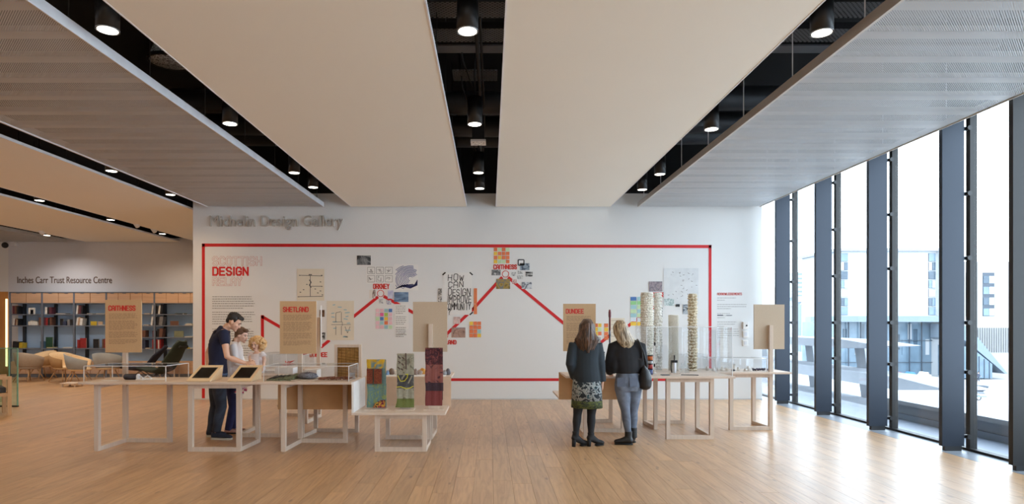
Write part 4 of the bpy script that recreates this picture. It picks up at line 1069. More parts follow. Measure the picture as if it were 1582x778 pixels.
for i, (xx, w, lb) in enumerate(((217, .09, 'white folded tool beside the dark roll in the left case'), (228, .11, 'pale bracket piece right of the dark roll in the left case'))):
    c = px(xx, 0, 8.1+.06*i)
    t = thing('model_piece', lb, 'model', (c.x, c.y, zt))
    box('foot', M_white, c.x-w/2, c.x+w/2, c.y-.03, c.y+.03, zt, zt+.014, t); MB().tube([(c.x-w/2, c.y, zt+.02), (c.x, c.y, zt+.05), (c.x+w/2, c.y-.02, zt+.025)], .008, 8).build('arm', M_whitemetal, t)
for i, (xx, yy) in enumerate(((170, 7.98), (245, 8.2))):
    c = px(xx, 0, yy); solo('caption_card', M_white, ['white caption card at the left end of the left case', 'white caption card at the right end of the left case'][i], 'card', c.x-.09, c.x+.09, yy-.05, yy+.05, zt, zt+.004)
# textile samples
c = px(438, 0, 8.1); m = blotch('green_textile', [(.4, (60, 66, 54)), (.5, (134, 148, 110)), (.62, (80, 76, 60))], 20, 2, 3, .9)
mb = MB(); rs = []
for i in range(13):
    x = c.x-.17+.34*i/12; hz = .012+.05*(i/12)+.006*math.sin(i*2); rs.append([(x, 7.95+.02*math.sin(i), zt+.002), (x, 8.28, zt+.002), (x, 8.28-.02, zt+hz*1.2), (x, 8.1, zt+hz+.008*math.sin(i*3)), (x, 7.96, zt+hz*.5+.004)])
mb.rings(rs, sm=False); lone(mb, 'textile_sample', m, 'dark green woven sample fanning out in the middle case', 'textile', (c.x, 8.1, zt))
for i in range(6): 
    a = px(412+i*4, 0, 8.0+.03*i); b = px(430+i*6, 0, 8.25)
    lone(MB().tube([(a.x, a.y, zt+.012), ((a.x+b.x)/2, 8.12, zt+.03+.004*i), (b.x, b.y, zt+.05)], .005, 6), 'yarn_strand', mat('dark_yarn', (48, 46, 40), .9), f'{ORD[i]} dark yarn strand from the left beside the green sample', 'yarn', (a.x, a.y, zt))
c = px(476, 0, 8.1); solo('caption_slab', M_ash, 'thin pale slab under the grey stitched sample', 'slab', c.x-.17, c.x+.12, 7.93, 8.3, zt, zt+.012)
lump('textile_sample', 'grey crumpled stitched sample in the middle of the case', 'textile', (c.x-.01, 8.12, zt+.05), (.14, .12, .045), blotch('grey_textile', [(.4, (70, 70, 76)), (.55, (140, 140, 146)), (.68, (92, 92, 98))], 34, 1, 4, .95), 4)
M_rust = blotch('rust_yarn', [(.38, (74, 44, 38)), (.5, (142, 84, 58)), (.62, (104, 58, 44)), (.7, (176, 128, 92))], 30, 2, 3, .95)
rr = random.Random(12)
for i in range(7):
    c = px(496+i*6.4, 0, 8.0+.05*(i % 3)); y = c.y; mb = MB(); pts = []
    for k in range(13):
        a = k*2*math.pi/6; pts.append((c.x+.04*math.cos(a)+.003*k, y+.03*math.sin(a)+rr.uniform(-.01, .01), zt+.011+.0022*k+rr.uniform(0, .004)))
    mb.tube(pts, .009, 6); lone(mb, 'braided_cord', M_rust, f'{ORD[i]} rust braided cord coil from the left inside the case', 'cord', (c.x, y, zt))
c = px(545, 0, 8.2); solo('photo_card', blotch('bluegrey_print', [(.4, (150, 160, 170)), (.6, (90, 100, 112))], 14), 'small blue-grey print standing at the right end of the case', 'card', c.x-.04, c.x+.03, 8.2, 8.206, zt, zt+.09)
# red paper bird on a white plinth
c = px(444, 562, 9.2); t = thing('paper_bird', 'folded red paper bird on a white block behind the textile case', 'paper model', (c.x, 9.2, 1.0-.03))
bm_ = MB(); bx, bz = c.x, .985
for tri in (((-.09, -.02, -.01), (.0, .0, .03), (-.02, .03, -.03)), ((0, 0, .03), (.12, -.03, .06), (.01, .04, 0)), ((-.03, 0, -.02), (.05, .0, -.01), (-.04, .02, .05)), ((-.02, -.02, .0), (.03, -.05, .05), (.04, .02, -.01))):
    bm_.poly([(bx+a, 9.2+b, bz+.03+cc) for a, b, cc in tri], (0, .004, .002))
bm_.build('folded_wing', mat('red_paper', (214, 92, 84), .7), t)
solo('white_block', M_white, 'white block under the red paper bird', 'plinth', c.x-.13, c.x+.13, 9.05, 9.35, zt, zt+.085)
for i, (xx, w) in enumerate(((415, .12), (482, .1))):
    c = px(xx, 0, 9.3); solo('white_block', M_white, ['low white block near the child on the left table', 'small white block right of the Shetland post'][i], 'plinth', c.x-w, c.x+w, 9.2, 9.42, zt if i == 0 else .5, (zt+.035) if i == 0 else .93)
# on the table behind the scarves
rr = random.Random(8)
items = [(598, 'blue_glaze', (120, 150, 186), 'blue glazed piece leftmost behind the scarves'), (605, 'brown_clay', (120, 96, 78), 'brown striped piece behind the scarves'), (609, 'cream_clay', (214, 200, 180), 'cream piece just left of the middle scarf'),
         (642, 'taupe_clay', (150, 130, 120), 'taupe flat piece right of the middle scarf'), (648, 'taupe_clay2', (170, 152, 140), 'taupe round piece between middle and right scarf'), (653, 'orange_glaze', (222, 158, 70), 'orange piece left of the dark red scarf'),
         (687, 'grey_clay', (150, 150, 154), 'grey looped piece right of the dark red scarf'), (692, 'dark_clay', (96, 94, 100), 'dark small piece at the right end behind the scarves')]
for i, (xx, mn, rgb, lb) in enumerate(items):
    y = 8.8+.06*(i % 3); c = px(xx, 0, y)
    lump('clay_object', lb, 'small object', (c.x, y, zt+.03+.008*(i % 2)), (.035+.01*(i % 3), .035, .038+.01*(i % 2)), mat(mn, rgb, .5, var=.2, scale=40), i+20, 10)
box_o = solo('display_mat', M_white, 'thin white display mat under the pieces behind the scarves', 'mat', -1.6, -.62, 8.62, 9.1, zt, zt+.006)

# ---- right tables
M_tw = mat('tower_white', (232, 230, 222), .5); 
def tower(xc, Y, x0, x1, ytop, label, mcore, mbump, bump_r, cols, seed):
    zb = TH; z1 = px(0, ytop, Y).z; cx = px(xc, 0, Y).x; r = (x1-x0)/2*Y/F
    t = thing('lattice_tower', label, 'sculpture', (cx, Y, zb))
    MB().lathe((cx, Y, zb), [(r*.86, 0), (r*.86, z1-zb)], 28).build('core', mcore, t)
    q = random.Random(seed); mb = MB(); rows_ = int((z1-zb)/(bump_r*2.1)); 
    for i in range(rows_):
        z = zb+bump_r+i*(z1-zb-2*bump_r)/(rows_-1)
        for k in range(cols):
            a = 2*math.pi*(k+.5*(i % 2))/cols+q.uniform(-.12, .12)
            c = Vector((cx+r*.88*math.cos(a), Y+r*.88*math.sin(a), z+q.uniform(-.45, .45)*bump_r))
            # four-sided studs
            n = len(mb.v); o = Vector((math.cos(a), math.sin(a), 0)); s = Vector((-math.sin(a), math.cos(a), 0)); b = bump_r*q.uniform(.65, 1.25)
            mb.v += [c+s*b, c+Vector((0, 0, b)), c-s*b, c-Vector((0, 0, b)), c+o*b*.9]
            for f in ((0, 1, 4), (1, 2, 4), (2, 3, 4), (3, 0, 4)): mb._f([n+j for j in f])
    o = mb.build('stud_skin', mbump, t); o['kind'] = 'stuff'
    MB().lathe((cx, Y, z1-.002), [(r*.9, 0), (r*.9, .012), (r*.8, .012), (r*.8, 0)], 28, caps=False).build('rim', mbump, t)
    return t
tower(999.5, 9.62, 990, 1010, 452.5, 'tall ivory studded tower, the leftmost and widest', mat('ivory', (226, 220, 202), .6), mat('ivory_stud', (238, 234, 222), .5), .016, 26, 1)
tower(1016.5, 9.8, 1012, 1024, 453, 'tall slim white frilled tower touching the ivory one', M_tw, M_tw, .022, 11, 2)
tower(1040.5, 9.72, 1032.5, 1049, 487, 'shorter plain pale tower in the middle', mat('pale_ivory', (226, 222, 208), .5), mat('pale_ivory_stud', (232, 228, 216), .5), .008, 40, 3)
tower(1070, 9.6, 1063.5, 1077, 454.5, 'tall golden-brown beaded tower, rightmost', mat('straw', (172, 152, 116), .7), mat('straw_stud', (222, 210, 184), .6), .021, 15, 4)
M_clrr = glass('clear_cylinder', (.93, .95, .96), 1.6)
c = px(1118, 0, 9.85); t = thing('clear_tower', 'transparent ribbed tower right of the golden-brown one', 'sculpture', (c.x-.17, 9.8, TH))
for k in range(21): MB().lathe((c.x-.17, 9.8, TH+k*.03), [(.085, 0), (.09, .004), (.09, .024), (.085, .028)], 20, caps=False).build('ring', M_clrr, t)
# stacked coloured drum, stands and small pieces inside the tall case
Y = 8.9; c = px(1004.5, 0, Y); t = thing('spice_tower', 'stack of orange, white, red and blue drums with black bands', 'sculpture', (c.x, Y, TH))
z = TH
for nm, h, rgb in (('blue_drum', .075, (52, 72, 128)), ('band', .012, (20, 20, 24)), ('red_drum', .06, (168, 52, 44)), ('band', .014, (20, 20, 24)), ('white_drum', .035, (214, 214, 214)), ('band', .014, (20, 20, 24)), ('orange_drum', .055, (214, 108, 48)), ('band', .014, (20, 20, 24))):
    r = .037 if nm != 'band' else .04
    MB().lathe((c.x, Y, z), [(r, 0), (r, h)], 20, sm=True).build(nm, mat('drum_%d_%d_%d' % rgb, rgb, .4), t); z += h
def stick(label, xx, y0, y1, Y, r, m, extra=None, name='slim_stand', cat='sculpture', zb=TH):
    c = px(xx, 0, Y); z1 = px(0, y0, Y).z
    t = thing(name, label, cat, (c.x, Y, zb))
    MB().lathe((c.x, Y, zb), [(.035, 0), (.035, .008), (r, .012), (r, z1-zb)], 12).build('rod', m, t)
    return t, c, z1
t, c, z1 = stick('slim white stand with a small dark head beside the drum stack', 1011.5, 529, 575, 9.1, .007, M_white)
MB().ball((c.x, 9.1, z1-.02), (.014, .014, .03), 10).build('head', M_blk, t); MB().ball((c.x-.005, 9.1, z1-.33), (.014, .014, .03), 10).build('joint', M_blk, t)
t = thing('metal_figure', 'small dark metal mechanism on a pale base in the tall case', 'sculpture', (px(1042, 0, 9.0).x, 9.0, TH)); c = px(1042, 0, 9.0)
box('base', M_ash, c.x-.06, c.x+.07, 8.95, 9.05, TH, TH+.016, t); MB().lathe((c.x, 9, TH+.016), [(.025, 0), (.022, .15)], 14).build('column', M_whitemetal, t)
box('cross_arm', M_dark, c.x-.05, c.x+.04, 8.985, 9.015, TH+.165, TH+.2, t); MB().lathe((c.x, 9, TH+.2), [(.008, 0), (.01, .07), (.006, .075)], 10).build('spindle', M_blk, t)
MB().tube([(c.x-.045, 9, TH+.18), (c.x-.05, 9, TH+.1), (c.x-.04, 9, TH+.02)], .008, 8).build('lever', M_dark, t)
for i, (xx, hh, rr_) in enumerate(((1053, .16, .03), (1058, .24, .018), (1062, .12, .035))):
    c = px(xx, 0, 9.05+.05*i); lone(MB().lathe((c.x, c.y, TH), [(rr_, 0), (rr_*.6, hh*.3), (rr_*.9, hh*.55), (rr_*.3, hh*.8), (rr_*.35, hh)], 16), 'glass_vessel', M_clrr, ['wide clear glass vessel left of two in the tall case', 'tallest slim clear glass vessel in the tall case', 'short round clear glass vessel below the golden tower'][i], 'vessel', (c.x, c.y, TH))
c = px(1027, 0, 8.8); solo('caption_tag', M_mul, 'grey caption tag lying in front of the shorter tower', 'card', c.x-.05, c.x+.06, 8.76, 8.84, TH, TH+.01)
c = px(1024, 0, 9.25); lone(MB().poly([(c.x-.1, 9.25, TH)]+[(c.x-.1+.1-.1*math.cos(a), 9.25, TH+.3+.12*math.sin(a)) for a in [math.pi*q/10 for q in range(11)]]+[(c.x+.1, 9.25, TH)], (0, .006, 0)), 'arched_panel', M_acr, 'clear arched panel standing behind the drum stack', 'panel', (c.x, 9.25, TH))
mb = MB()
for k in range(1): mb.tube([(px(1052, 0, 8.8).x, 8.8, TH+.006), (px(1062, 0, 8.76).x, 8.76, TH+.008), (px(1070, 0, 8.8).x, 8.78, TH+.006), (px(1077, 0, 8.8).x, 8.74, TH+.006)], .005, 6)
lone(mb, 'thin_cord', M_blk, 'thin dark cord lying at the foot of the golden tower', 'cord', (px(1064, 0, 8.8).x, 8.8, TH))
# tall dark staff between the women
Y = 9.0; c = px(942, 0, Y); t = thing('staff', 'tall thin staff with a maroon top standing between the two women', 'staff', (c.x, Y, TH)); z1 = px(0, 478, Y).z
MB().lathe((c.x, Y, TH), [(.05, 0), (.05, .015), (.014, .02), (.014, .35)], 12).build('foot_tube', M_blk, t)
MB().lathe((c.x, Y, TH+.35), [(.012, 0), (.02, .03), (.012, .06), (.012, .2), (.018, .21), (.012, .25), (.012, z1-TH-.45)], 12).build('shaft', mat('steel_blue_rod', (92, 96, 110), .35, .5), t)
MB().lathe((c.x, Y, z1-.1), [(.012, -.2), (.013, -.02), (.019, 0), (.019, .06), (.012, .1)], 12).build('tip', mat('maroon_enamel', (110, 36, 44), .4), t)
# purple beads and white shells in the case by the windows
rr = random.Random(4); M_bead = mat('purple_bead', (58, 44, 66), .4)
t = thing('bead_string', 'loose string of dark purple beads in the low case by the windows', 'beads', (px(1177, 0, 9.6).x, 9.6, TH))
for i in range(26): MB().ball((px(1163+i*1.15, 0, 9.6).x, 9.55+rr.uniform(0, .14), TH+.016+rr.uniform(0, .012)), .015, 8).build('bead', M_bead, t)
for i in range(9):
    x = px(1094+i*8.2, 0, 9.6).x
    lump('shell_piece', f'{ORD[i]} white shell-like piece from the left in the low case', 'small object', (x, 9.62+rr.uniform(-.05, .1), TH+.02), (rr.uniform(.02, .035), .03, rr.uniform(.018, .05) if i != 5 else .07), mat('shell_white', (226, 220, 212), .5, var=.1, scale=40), i, 10)
c = px(1131, 0, 9.55); lump('shell_piece', 'small dark oval stone among the white pieces by the windows', 'small object', (c.x, 9.5, TH+.015), (.03, .02, .014), M_mul, 3, 10)
# ================================================================ RESOURCE ROOM
SY = 18.52
def sx(x): return (x-PX)*SY/F
def sz(y): return H-(y-PY)*SY/F
bc = thing('bookcase', 'long wooden and steel bookcase with blue back along the far left wall', 'bookcase', (sx(160), SY+.15, 0))
M_steel = mat('slate_steel', (112, 120, 134), .5, .2); M_back = mat('blue_back_panel', (178, 210, 246), .7, var=.03, scale=1)
M_cab = wood('oak_door', (206, 168, 136), .88, 'X', 2)
box('back_panel', M_back, sx(15), sx(330), SY+.33, SY+.35, .1, 2.5, bc)
box('top_rail', M_steel, sx(14), sx(332), SY, SY+.35, sz(451.8), sz(450.6), bc)
box('upper_body', M_cab, sx(15), sx(330), SY+.03, SY+.33, sz(468), sz(452), bc)
box('lower_body', M_cab, sx(15), sx(330), SY+.03, SY+.33, .1, sz(558), bc); box('plinth', M_steel, sx(15), sx(330), SY+.04, SY+.33, .0, .1, bc)
ups = [15, 64.6, 114, 163.8, 238.3, 312]
for x in ups: box('upright', M_steel, sx(x)-.025, sx(x)+.025, SY, SY+.05, 0, sz(451), bc)
for x in (27.5, 76.6, 125.3, 248, 322): box('rear_upright', mat('dark_blue_steel', (38, 46, 58), .5), sx(x)-.035, sx(x)+.035, SY+.24, SY+.3, .1, sz(468), bc)
doors = [(15, 40), (40, 64.6), (64.6, 90), (90, 114), (114, 139), (139, 163.8)]+[(163.8+18.6*k, 163.8+18.6*(k+1)) for k in range(8)]
for a, b in doors:
    d = box('door', M_cab, sx(a)+.012, sx(b)-.012, SY+.01, SY+.03, sz(467.6), sz(452.4), bc)
    box('latch', M_steel, (sx(a)+sx(b))/2-.05, (sx(a)+sx(b))/2+.05, SY, SY+.01, sz(453.2), sz(452.4), d)
    box('door', M_cab, sx(a)+.012, sx(b)-.012, SY+.01, SY+.03, .11, sz(558.4), bc)
shelf_y = {0: (486.3, 503.8, 539), 1: (486.3, 503.8, 522, 540)}
for i in range(5):
    for y in shelf_y[0 if i < 3 else 1]+(468.8,):
        box('shelf', M_steel, sx(ups[i])+.025, sx(ups[i+1])-.025, SY+.02, SY+.32, sz(y), sz(y)+.028, bc)
bayn = ['first', 'second', 'third', 'fourth', 'fifth']
cn = {'k': ('black', (30, 30, 34)), 'w': ('white', (222, 220, 214)), 'g': ('grey', (120, 118, 118)), 'r': ('dark red', (150, 38, 38)), 'b': ('brown', (110, 74, 58)), 'y': ('mustard', (196, 168, 44)),
      'e': ('dark green', (34, 74, 56)), 't': ('tan', (190, 160, 130)), 'n': ('navy', (52, 60, 84)), 'p': ('plum', (92, 44, 56)), 'o': ('olive', (128, 132, 104)), 'u': ('blue', (96, 134, 166))}
# (bay, shelf line y, [(x0, x1, top y, colour, form)])   forms: u upright, l leaning, f flat, d face-on
SH = [(0, 486.3, [(17, 20.5, 472, 'p', 'u'), (20.5, 23.5, 472, 'b', 'u'), (23.5, 26, 473, 'k', 'u'), (41, 51, 475, 'w', 'd'), (44, 49, 478, 'g', 'd')]),
      (0, 503.8, [(17.5, 20, 491, 'w', 'l'), (20, 22.5, 492, 'b', 'l'), (22.5, 25, 493, 't', 'l'), (25, 27, 492, 'k', 'u'), (41, 56, 496, 'k', 'f'), (44, 52, 495, 'w', 'l'), (58, 63, 490, 'b', 'u')]),
      (0, 539, [(17, 25, 527, 'k', 'l'), (27, 32, 529, 'y', 'l'), (60, 64, 527, 'u', 'u')]),
      (1, 486.3, [(67.5, 71, 474, 'w', 'u'), (71, 74, 474, 'k', 'u'), (74, 77.5, 474, 'p', 'u'), (84, 100, 485, 'g', 'f')]),
      (1, 503.8, [(66, 69, 491, 'p', 'u'), (69, 72, 490.5, 'r', 'u'), (72, 75, 492, 'k', 'u'), (75, 77.5, 489.5, 'b', 'u'), (90, 95, 492, 'k', 'd'), (95, 100, 496, 'n', 'l'), (102, 106, 493, 'g', 'u')]),
      (1, 539, [(68, 79, 520.5, 'e', 'd'), (70, 80, 537, 'y', 'f'), (95, 110, 537.6, 'w', 'f')]),
      (2, 486.3, [(115.5, 118, 471, 'w', 'l'), (118, 120.5, 471, 'b', 'l'), (120.5, 123, 472, 'p', 'l'), (123, 125.5, 472, 'k', 'l'), (132, 142, 485, 'k', 'f'), (146, 160, 484.6, 'g', 'f')]),
      (2, 503.8, [(115.5, 118, 490, 'w', 'l'), (118, 121, 489.5, 't', 'l'), (121, 125, 491, 'w', 'l'), (137.5, 147, 496, 'y', 'd'), (149, 156, 496.4, 't', 'd'), (150, 160, 502, 'w', 'f')]),
      (2, 539, [(117.5, 121, 524.5, 'r', 'u'), (121, 131, 522, 'r', 'd'), (141.5, 150.5, 523.5, 'k', 'd'), (156, 159, 523.5, 'b', 'u'), (159, 162.5, 523, 'r', 'u')]),
      (3, 486.3, [(232, 234.5, 471, 'w', 'l'), (234.5, 237, 472, 'k', 'l'), (221, 230, 485.2, 't', 'f')]),
      (3, 503.8, [(231, 234, 488.5, 'w', 'l'), (234, 237, 489, 'k', 'l'), (220, 228, 502.6, 't', 'f')]),
      (3, 522, [(234, 236, 510.5, 'p', 'u'), (236, 238, 511, 'k', 'u'), (218, 223, 510, 'b', 'u')]),
      (3, 540, [(233.5, 235.5, 524, 'r', 'u'), (235.5, 237.5, 524, 'p', 'u'), (218, 223, 525, 'n', 'u'), (222, 230, 538, 't', 'f')]),
      (4, 486.3, [(240, 242.5, 472, 'k', 'l'), (242.5, 245.5, 471, 'w', 'l'), (245.5, 249, 470, 'k', 'l'), (269, 283, 483.8, 'k', 'f'), (270, 281, 484.9, 'w', 'f')]),
      (4, 503.8, [(240, 243.5, 489, 'k', 'l'), (243.5, 249, 488, 'g', 'l'), (261, 274, 495.5, 'b', 'd'), (284, 296, 500.5, 't', 'f'), (286, 295, 499.2, 'w', 'f')]),
      (4, 522, [(240, 244, 508, 'k', 'l'), (244, 249, 507, 'b', 'l'), (267, 281.5, 511, 'o', 'd'), (284, 296, 520.4, 'w', 'f')]),
      (4, 540, [(240, 242.5, 524, 'r', 'u'), (242.5, 244.5, 524.5, 'w', 'u'), (244.5, 246.5, 524, 'r', 'u'), (256, 264, 537.8, 'w', 'f'), (287, 292, 536.5, 'y', 'd'), (292, 296, 537, 'w', 'd')])]
M_page = mat('book_pages', (226, 220, 206), .8)
for bay, ys, bl in SH:
    zb = sz(ys)+.03; si = shelf_y[0 if bay < 3 else 1].index(ys)
    sname = (('top', 'middle', 'bottom') if bay < 3 else ('top', 'second', 'third', 'bottom'))[si]
    for i, (x0, x1, yt, cc, form) in enumerate(sorted(bl)):
        w = sx(x1)-sx(x0)-.004; z1 = sz(yt); h = max(.03, z1-zb); dep = .2 if form in 'ul' else (.03 if form == 'd' else .22)
        cname, rgb = cn[cc]; m = mat('cover_'+cname.replace(' ', '_'), rgb, .55, var=.15, scale=12)
        frm = {'u': 'upright', 'l': 'leaning', 'f': 'flat-lying', 'd': 'face-out'}[form]
        mb = MB(); zl = 0
        if form == 'f': zb2 = zb+(.034 if any(q is not bl[i] and q[0] < x0+.5 and q[1] > x0+2 and q[4] == 'f' and q[2] > yt for q in bl) else 0); zl = zb2-zb; h = max(.026, z1-zb2)
        mb.use(m)
        th = .0035 if form != 'f' else .004
        if form == 'f': mb.box(-w/2, w/2, 0, dep, 0, th); mb.box(-w/2, w/2, 0, dep, h-th, h); mb.box(-w/2, -w/2+th, 0, dep, th, h-th); mb.use(M_page).box(-w/2+th, w/2-.008, .006, dep-.006, th, h-th)
        elif form == 'd': mb.box(-w/2, w/2, 0, th, 0, h); mb.box(-w/2, w/2, dep-th, dep, 0, h); mb.box(-w/2, -w/2+th, th, dep-th, 0, h); mb.use(M_page).box(-w/2+th, w/2-.006, th, dep-th, .005, h-.006)
        else: mb.box(-w/2, -w/2+th, 0, dep, 0, h); mb.box(w/2-th, w/2, 0, dep, 0, h); mb.box(-w/2+th, w/2-th, 0, th, 0, h); mb.use(M_page).box(-w/2+th, w/2-th, th, dep-.006, .005, h-.006)
        o = mb.build('book', None, None); o.location = ((sx(x0)+sx(x1))/2, SY+.04+(.01 if form != 'd' else .03), zb+zl)
        if form == 'l': o.rotation_euler = (0, .13 if cc in 'wgt' else .08, 0)
        if form == 'd': o.rotation_euler = (-.0, 0, 0)
        tag(o, f'{cname} {frm} book, {ORD[i]} from the left on the {sname} shelf of the {bayn[bay]} bay', 'book', f'books on the {sname} shelf of the {bayn[bay]} bay')

# ---- tub chairs
def tub_chair(x, Y, face, ms, mi, label, s=1.0, lowback=False):
    """moulded shell armchair with four splayed legs; face = direction it looks (radians, 0 = +X)"""
    t = thing('tub_chair', label, 'chair', (x, Y, 0), 'tub chairs in the resource room')
    t.rotation_euler = (0, 0, face)
    def shell(mat_, off, name):
        mb = MB(); n = 22; rs = []
        prof = [(.14, .37), (.22, .38), (.28, .43), (.31, .56), (.34, .76)]
        for j, (r, z) in enumerate(prof):
            ring = []
            for i in range(n+1):
                a = math.radians(40)+math.radians(280)*i/n      # opening towards +X
                back = .5-.5*math.cos(a); k = max(0, (j-1)/3)
                zz_ = z-(1-back)*.17*k+(.05*k*back); rr_ = (r+off)*(1.02 if abs(a-math.pi) < 1 else 1)
                ring.append(Vector((rr_*math.cos(a)*.95, rr_*math.sin(a)*1.05, zz_+off*.3)))
            rs.append(ring)
        v0 = len(mb.v)
        for r in rs: mb.v += r
        m_ = n+1
        for j in range(len(rs)-1):
            for i in range(n): mb._f((v0+j*m_+i, v0+j*m_+i+1, v0+(j+1)*m_+i+1, v0+(j+1)*m_+i), True)
        o = mb.build(name, mat_, None); sd = o.modifiers.new('s', 'SOLIDIFY'); sd.thickness = .014; o.parent = t; return o
    shell(ms, .012, 'outer_shell'); shell(mi, -.004, 'inner_shell')
    o = MB().lathe((.02, 0, .36), [(.17, -.02), (.27, .0), (.28, .03), (.24, .055), (.1, .06)], 22).build('seat', mi, None); o.parent = t
    for ax, ay in ((1, 1), (1, -1), (-1, 1), (-1, -1)):
        o = MB().tube([(.12*ax, .12*ay, .36), (.27*ax, .24*ay, .0)], [.017, .011], 8).build('leg', M_leg, None); o.parent = t
    return t
M_leg = wood('oak_leg', (196, 156, 110), .85, 'Z'); M_cg = mat('grey_tan_felt', (166, 148, 128), .9, var=.05, scale=20); M_ct = mat('sand_felt', (222, 190, 146), .9, var=.04, scale=20); M_cto = mat('shaded_sand_felt', (176, 138, 94), .9); M_cgr = mat('cool_grey_felt', (156, 158, 156), .9)  # darker sand on the outer shells stands in for shading against the insides
a_ = px(45, 0, 17.3); tub_chair(a_.x, 17.3, math.radians(80), M_cg, M_cg, 'grey-brown tub chair leftmost beside the glass balustrade')
a_ = px(67, 0, 18.1); tub_chair(a_.x, 18.05, math.radians(250), M_cto, M_ct, 'sand tub chair facing the camera, second from the left')
a_ = px(101, 0, 17.3); tub_chair(a_.x, 17.25, math.radians(-20), M_cto, M_ct, 'sand tub chair turned sideways, third from the left')
a_ = px(122, 0, 16.6); tub_chair(a_.x, 16.6, math.radians(20), M_cgr, M_ct, 'grey-backed tub chair with sand inside, fourth from the left')
a_ = px(166, 0, 17.1); tub_chair(a_.x, 17.1, math.radians(95), M_cgr, M_ct, 'grey and sand tub chair behind the Caithness post')
# ---- reclining lounge chairs
def lounge(x, Y, rot, m, label, pillow=False, up=1.0):
    t = thing('lounge_chair', label, 'chair', (x, Y, 0)); t.rotation_euler = (0, 0, rot)
    prof = [(-.62, .38), (-.30, .30), (.0, .26), (.22, .34), (.42, .62), (.60, .92*up), (.66, 1.02*up)]
    mb = MB(); rs = []
    for i, (px_, pz) in enumerate(prof):
        w = (.2, .27, .33, .36, .34, .26, .16)[i]; a = prof[max(0, i-1)]; b = prof[min(len(prof)-1, i+1)]
        tx, tz = b[0]-a[0], b[1]-a[1]; L = math.hypot(tx, tz); nx, nz = -tz/L, tx/L; q = .03; c = .10 if i in (2, 3, 4) else .05
        rs.append([Vector((px_+nx*(q+c*abs(u)**2), w*u, pz+nz*(q+c*abs(u)**2))) for u in (-1, -.7, -.35, 0, .35, .7, 1)]+[Vector((px_-nx*.02+nx*c*abs(u)**2, w*u, pz-nz*.02+nz*c*abs(u)**2)) for u in (1, .7, .35, 0, -.35, -.7, -1)])
    mb.rings(rs); o = mb.build('shell', m, None); o.parent = t
    for s in (-1, 1):
        o = MB().tube([(-.28, .2*s, .0), (-.02, .2*s, .27), (.34, .22*s, .0)], .011, 8).build('runner', M_dark, None); o.parent = t
    if pillow:
        o = MB().tube([(.63, -.14, .98), (.63, .14, .98)], .05, 10, ends=True).build('pillow', mat('dark_pillow', (40, 44, 42), .9), None); o.parent = t
    return t
a_ = px(219, 0, 17.75); lounge(a_.x, 17.75, math.radians(20), mat('navy_wool', (34, 36, 52), .95), 'dark navy lounge chair behind the left clear case', up=.92)
a_ = px(250, 0, 16.75); lounge(a_.x, 16.75, math.radians(-8), mat('forest_wool', (46, 56, 48), .95), 'dark green reclining lounge chair with a head pillow', True, 1.1)
# low side tables
for i, (xx, Y, w) in enumerate(((112, 15.9, .4), (262, 18.2, .5))):
    c = px(xx, 0, Y); t = thing('side_table', ['small low pale table between the tub chairs', 'low wooden bench against the bookcase behind the lounge chairs'][i], 'table', (c.x, Y, 0))
    h_ = (.10, .42)[i]
    box('top', M_ash, c.x-w/2, c.x+w/2, Y-.18, Y+.18, h_-.03, h_, t)
    for ax in (-1, 1):
        for ay in (-1, 1): box('leg', M_ash, c.x+ax*(w/2-.04)-.015, c.x+ax*(w/2-.04)+.015, Y+ay*.14-.015, Y+ay*.14+.015, 0, h_-.03, t)
# ---- green glass balustrade and wooden chair at the left edge
M_green = glass('green_glass', (.80, .90, .86), 1.5); M_greene = mat('green_glass_edge', (120, 170, 150), .2)
t = thing('glass_balustrade', 'green tinted glass balustrade panel at the far left edge', 'balustrade', (-9.6, 12.05, 0))
xr = px(27, 0, 12.05).x; zt_ = px(0, 538, 12.05).z
box('panel', M_green, xr-1.6, xr-.0, 12.03, 12.05, .02, zt_, t); box('edge', M_greene, xr, xr+.02, 12.03, 12.05, .02, zt_, t)
box('edge', M_greene, xr-1.6, xr+.02, 12.03, 12.05, zt_, zt_+.012, t)
xr2 = px(14, 0, 12.6).x; box('panel', M_green, xr2-1.4, xr2, 12.58, 12.6, .02, zt_, t); box('edge', M_greene, xr2, xr2+.015, 12.58, 12.6, .02, zt_, t)
box('base_channel', M_dark, xr-1.6, xr+.02, 12.02, 12.06, 0, .025, t)
Y = 10.9; c = px(14.5, 0, Y); t = thing('wooden_armchair', 'pale wooden armchair with dark cushion cut by the left edge', 'chair', (c.x, Y, 0)); t.rotation_euler = (0, 0, math.pi/4)
zt2 = px(0, 581, Y).z
box('leg', M_leg, c.x-.03, c.x+.03, Y-.03, Y+.03, 0, zt2-.05, t); box('armrest', M_leg, c.x-.7, c.x+.03, Y-.035, Y+.035, zt2-.05, zt2, t)
box('leg', M_leg, c.x-.03, c.x+.03, Y+.55, Y+.61, 0, zt2-.05, t); box('armrest', M_leg, c.x-.7, c.x+.03, Y+.545, Y+.615, zt2-.05, zt2, t)
box('rail', M_leg, c.x-.7, c.x-.03, Y-.02, Y+.02, .34, .40, t); box('rail', M_leg, c.x-.02, c.x+.02, Y+.03, Y+.55, .34, .40, t)
box('cushion', mat('charcoal_cushion', (56, 58, 60), .9), c.x-.7, c.x-.04, Y+.03, Y+.55, .40, .5, t, .02)
box('back_cushion', mat('charcoal_cushion', (56, 58, 60), .9), c.x-.72, c.x-.1, Y+.56, Y+.68, .42, .86, t, .02)
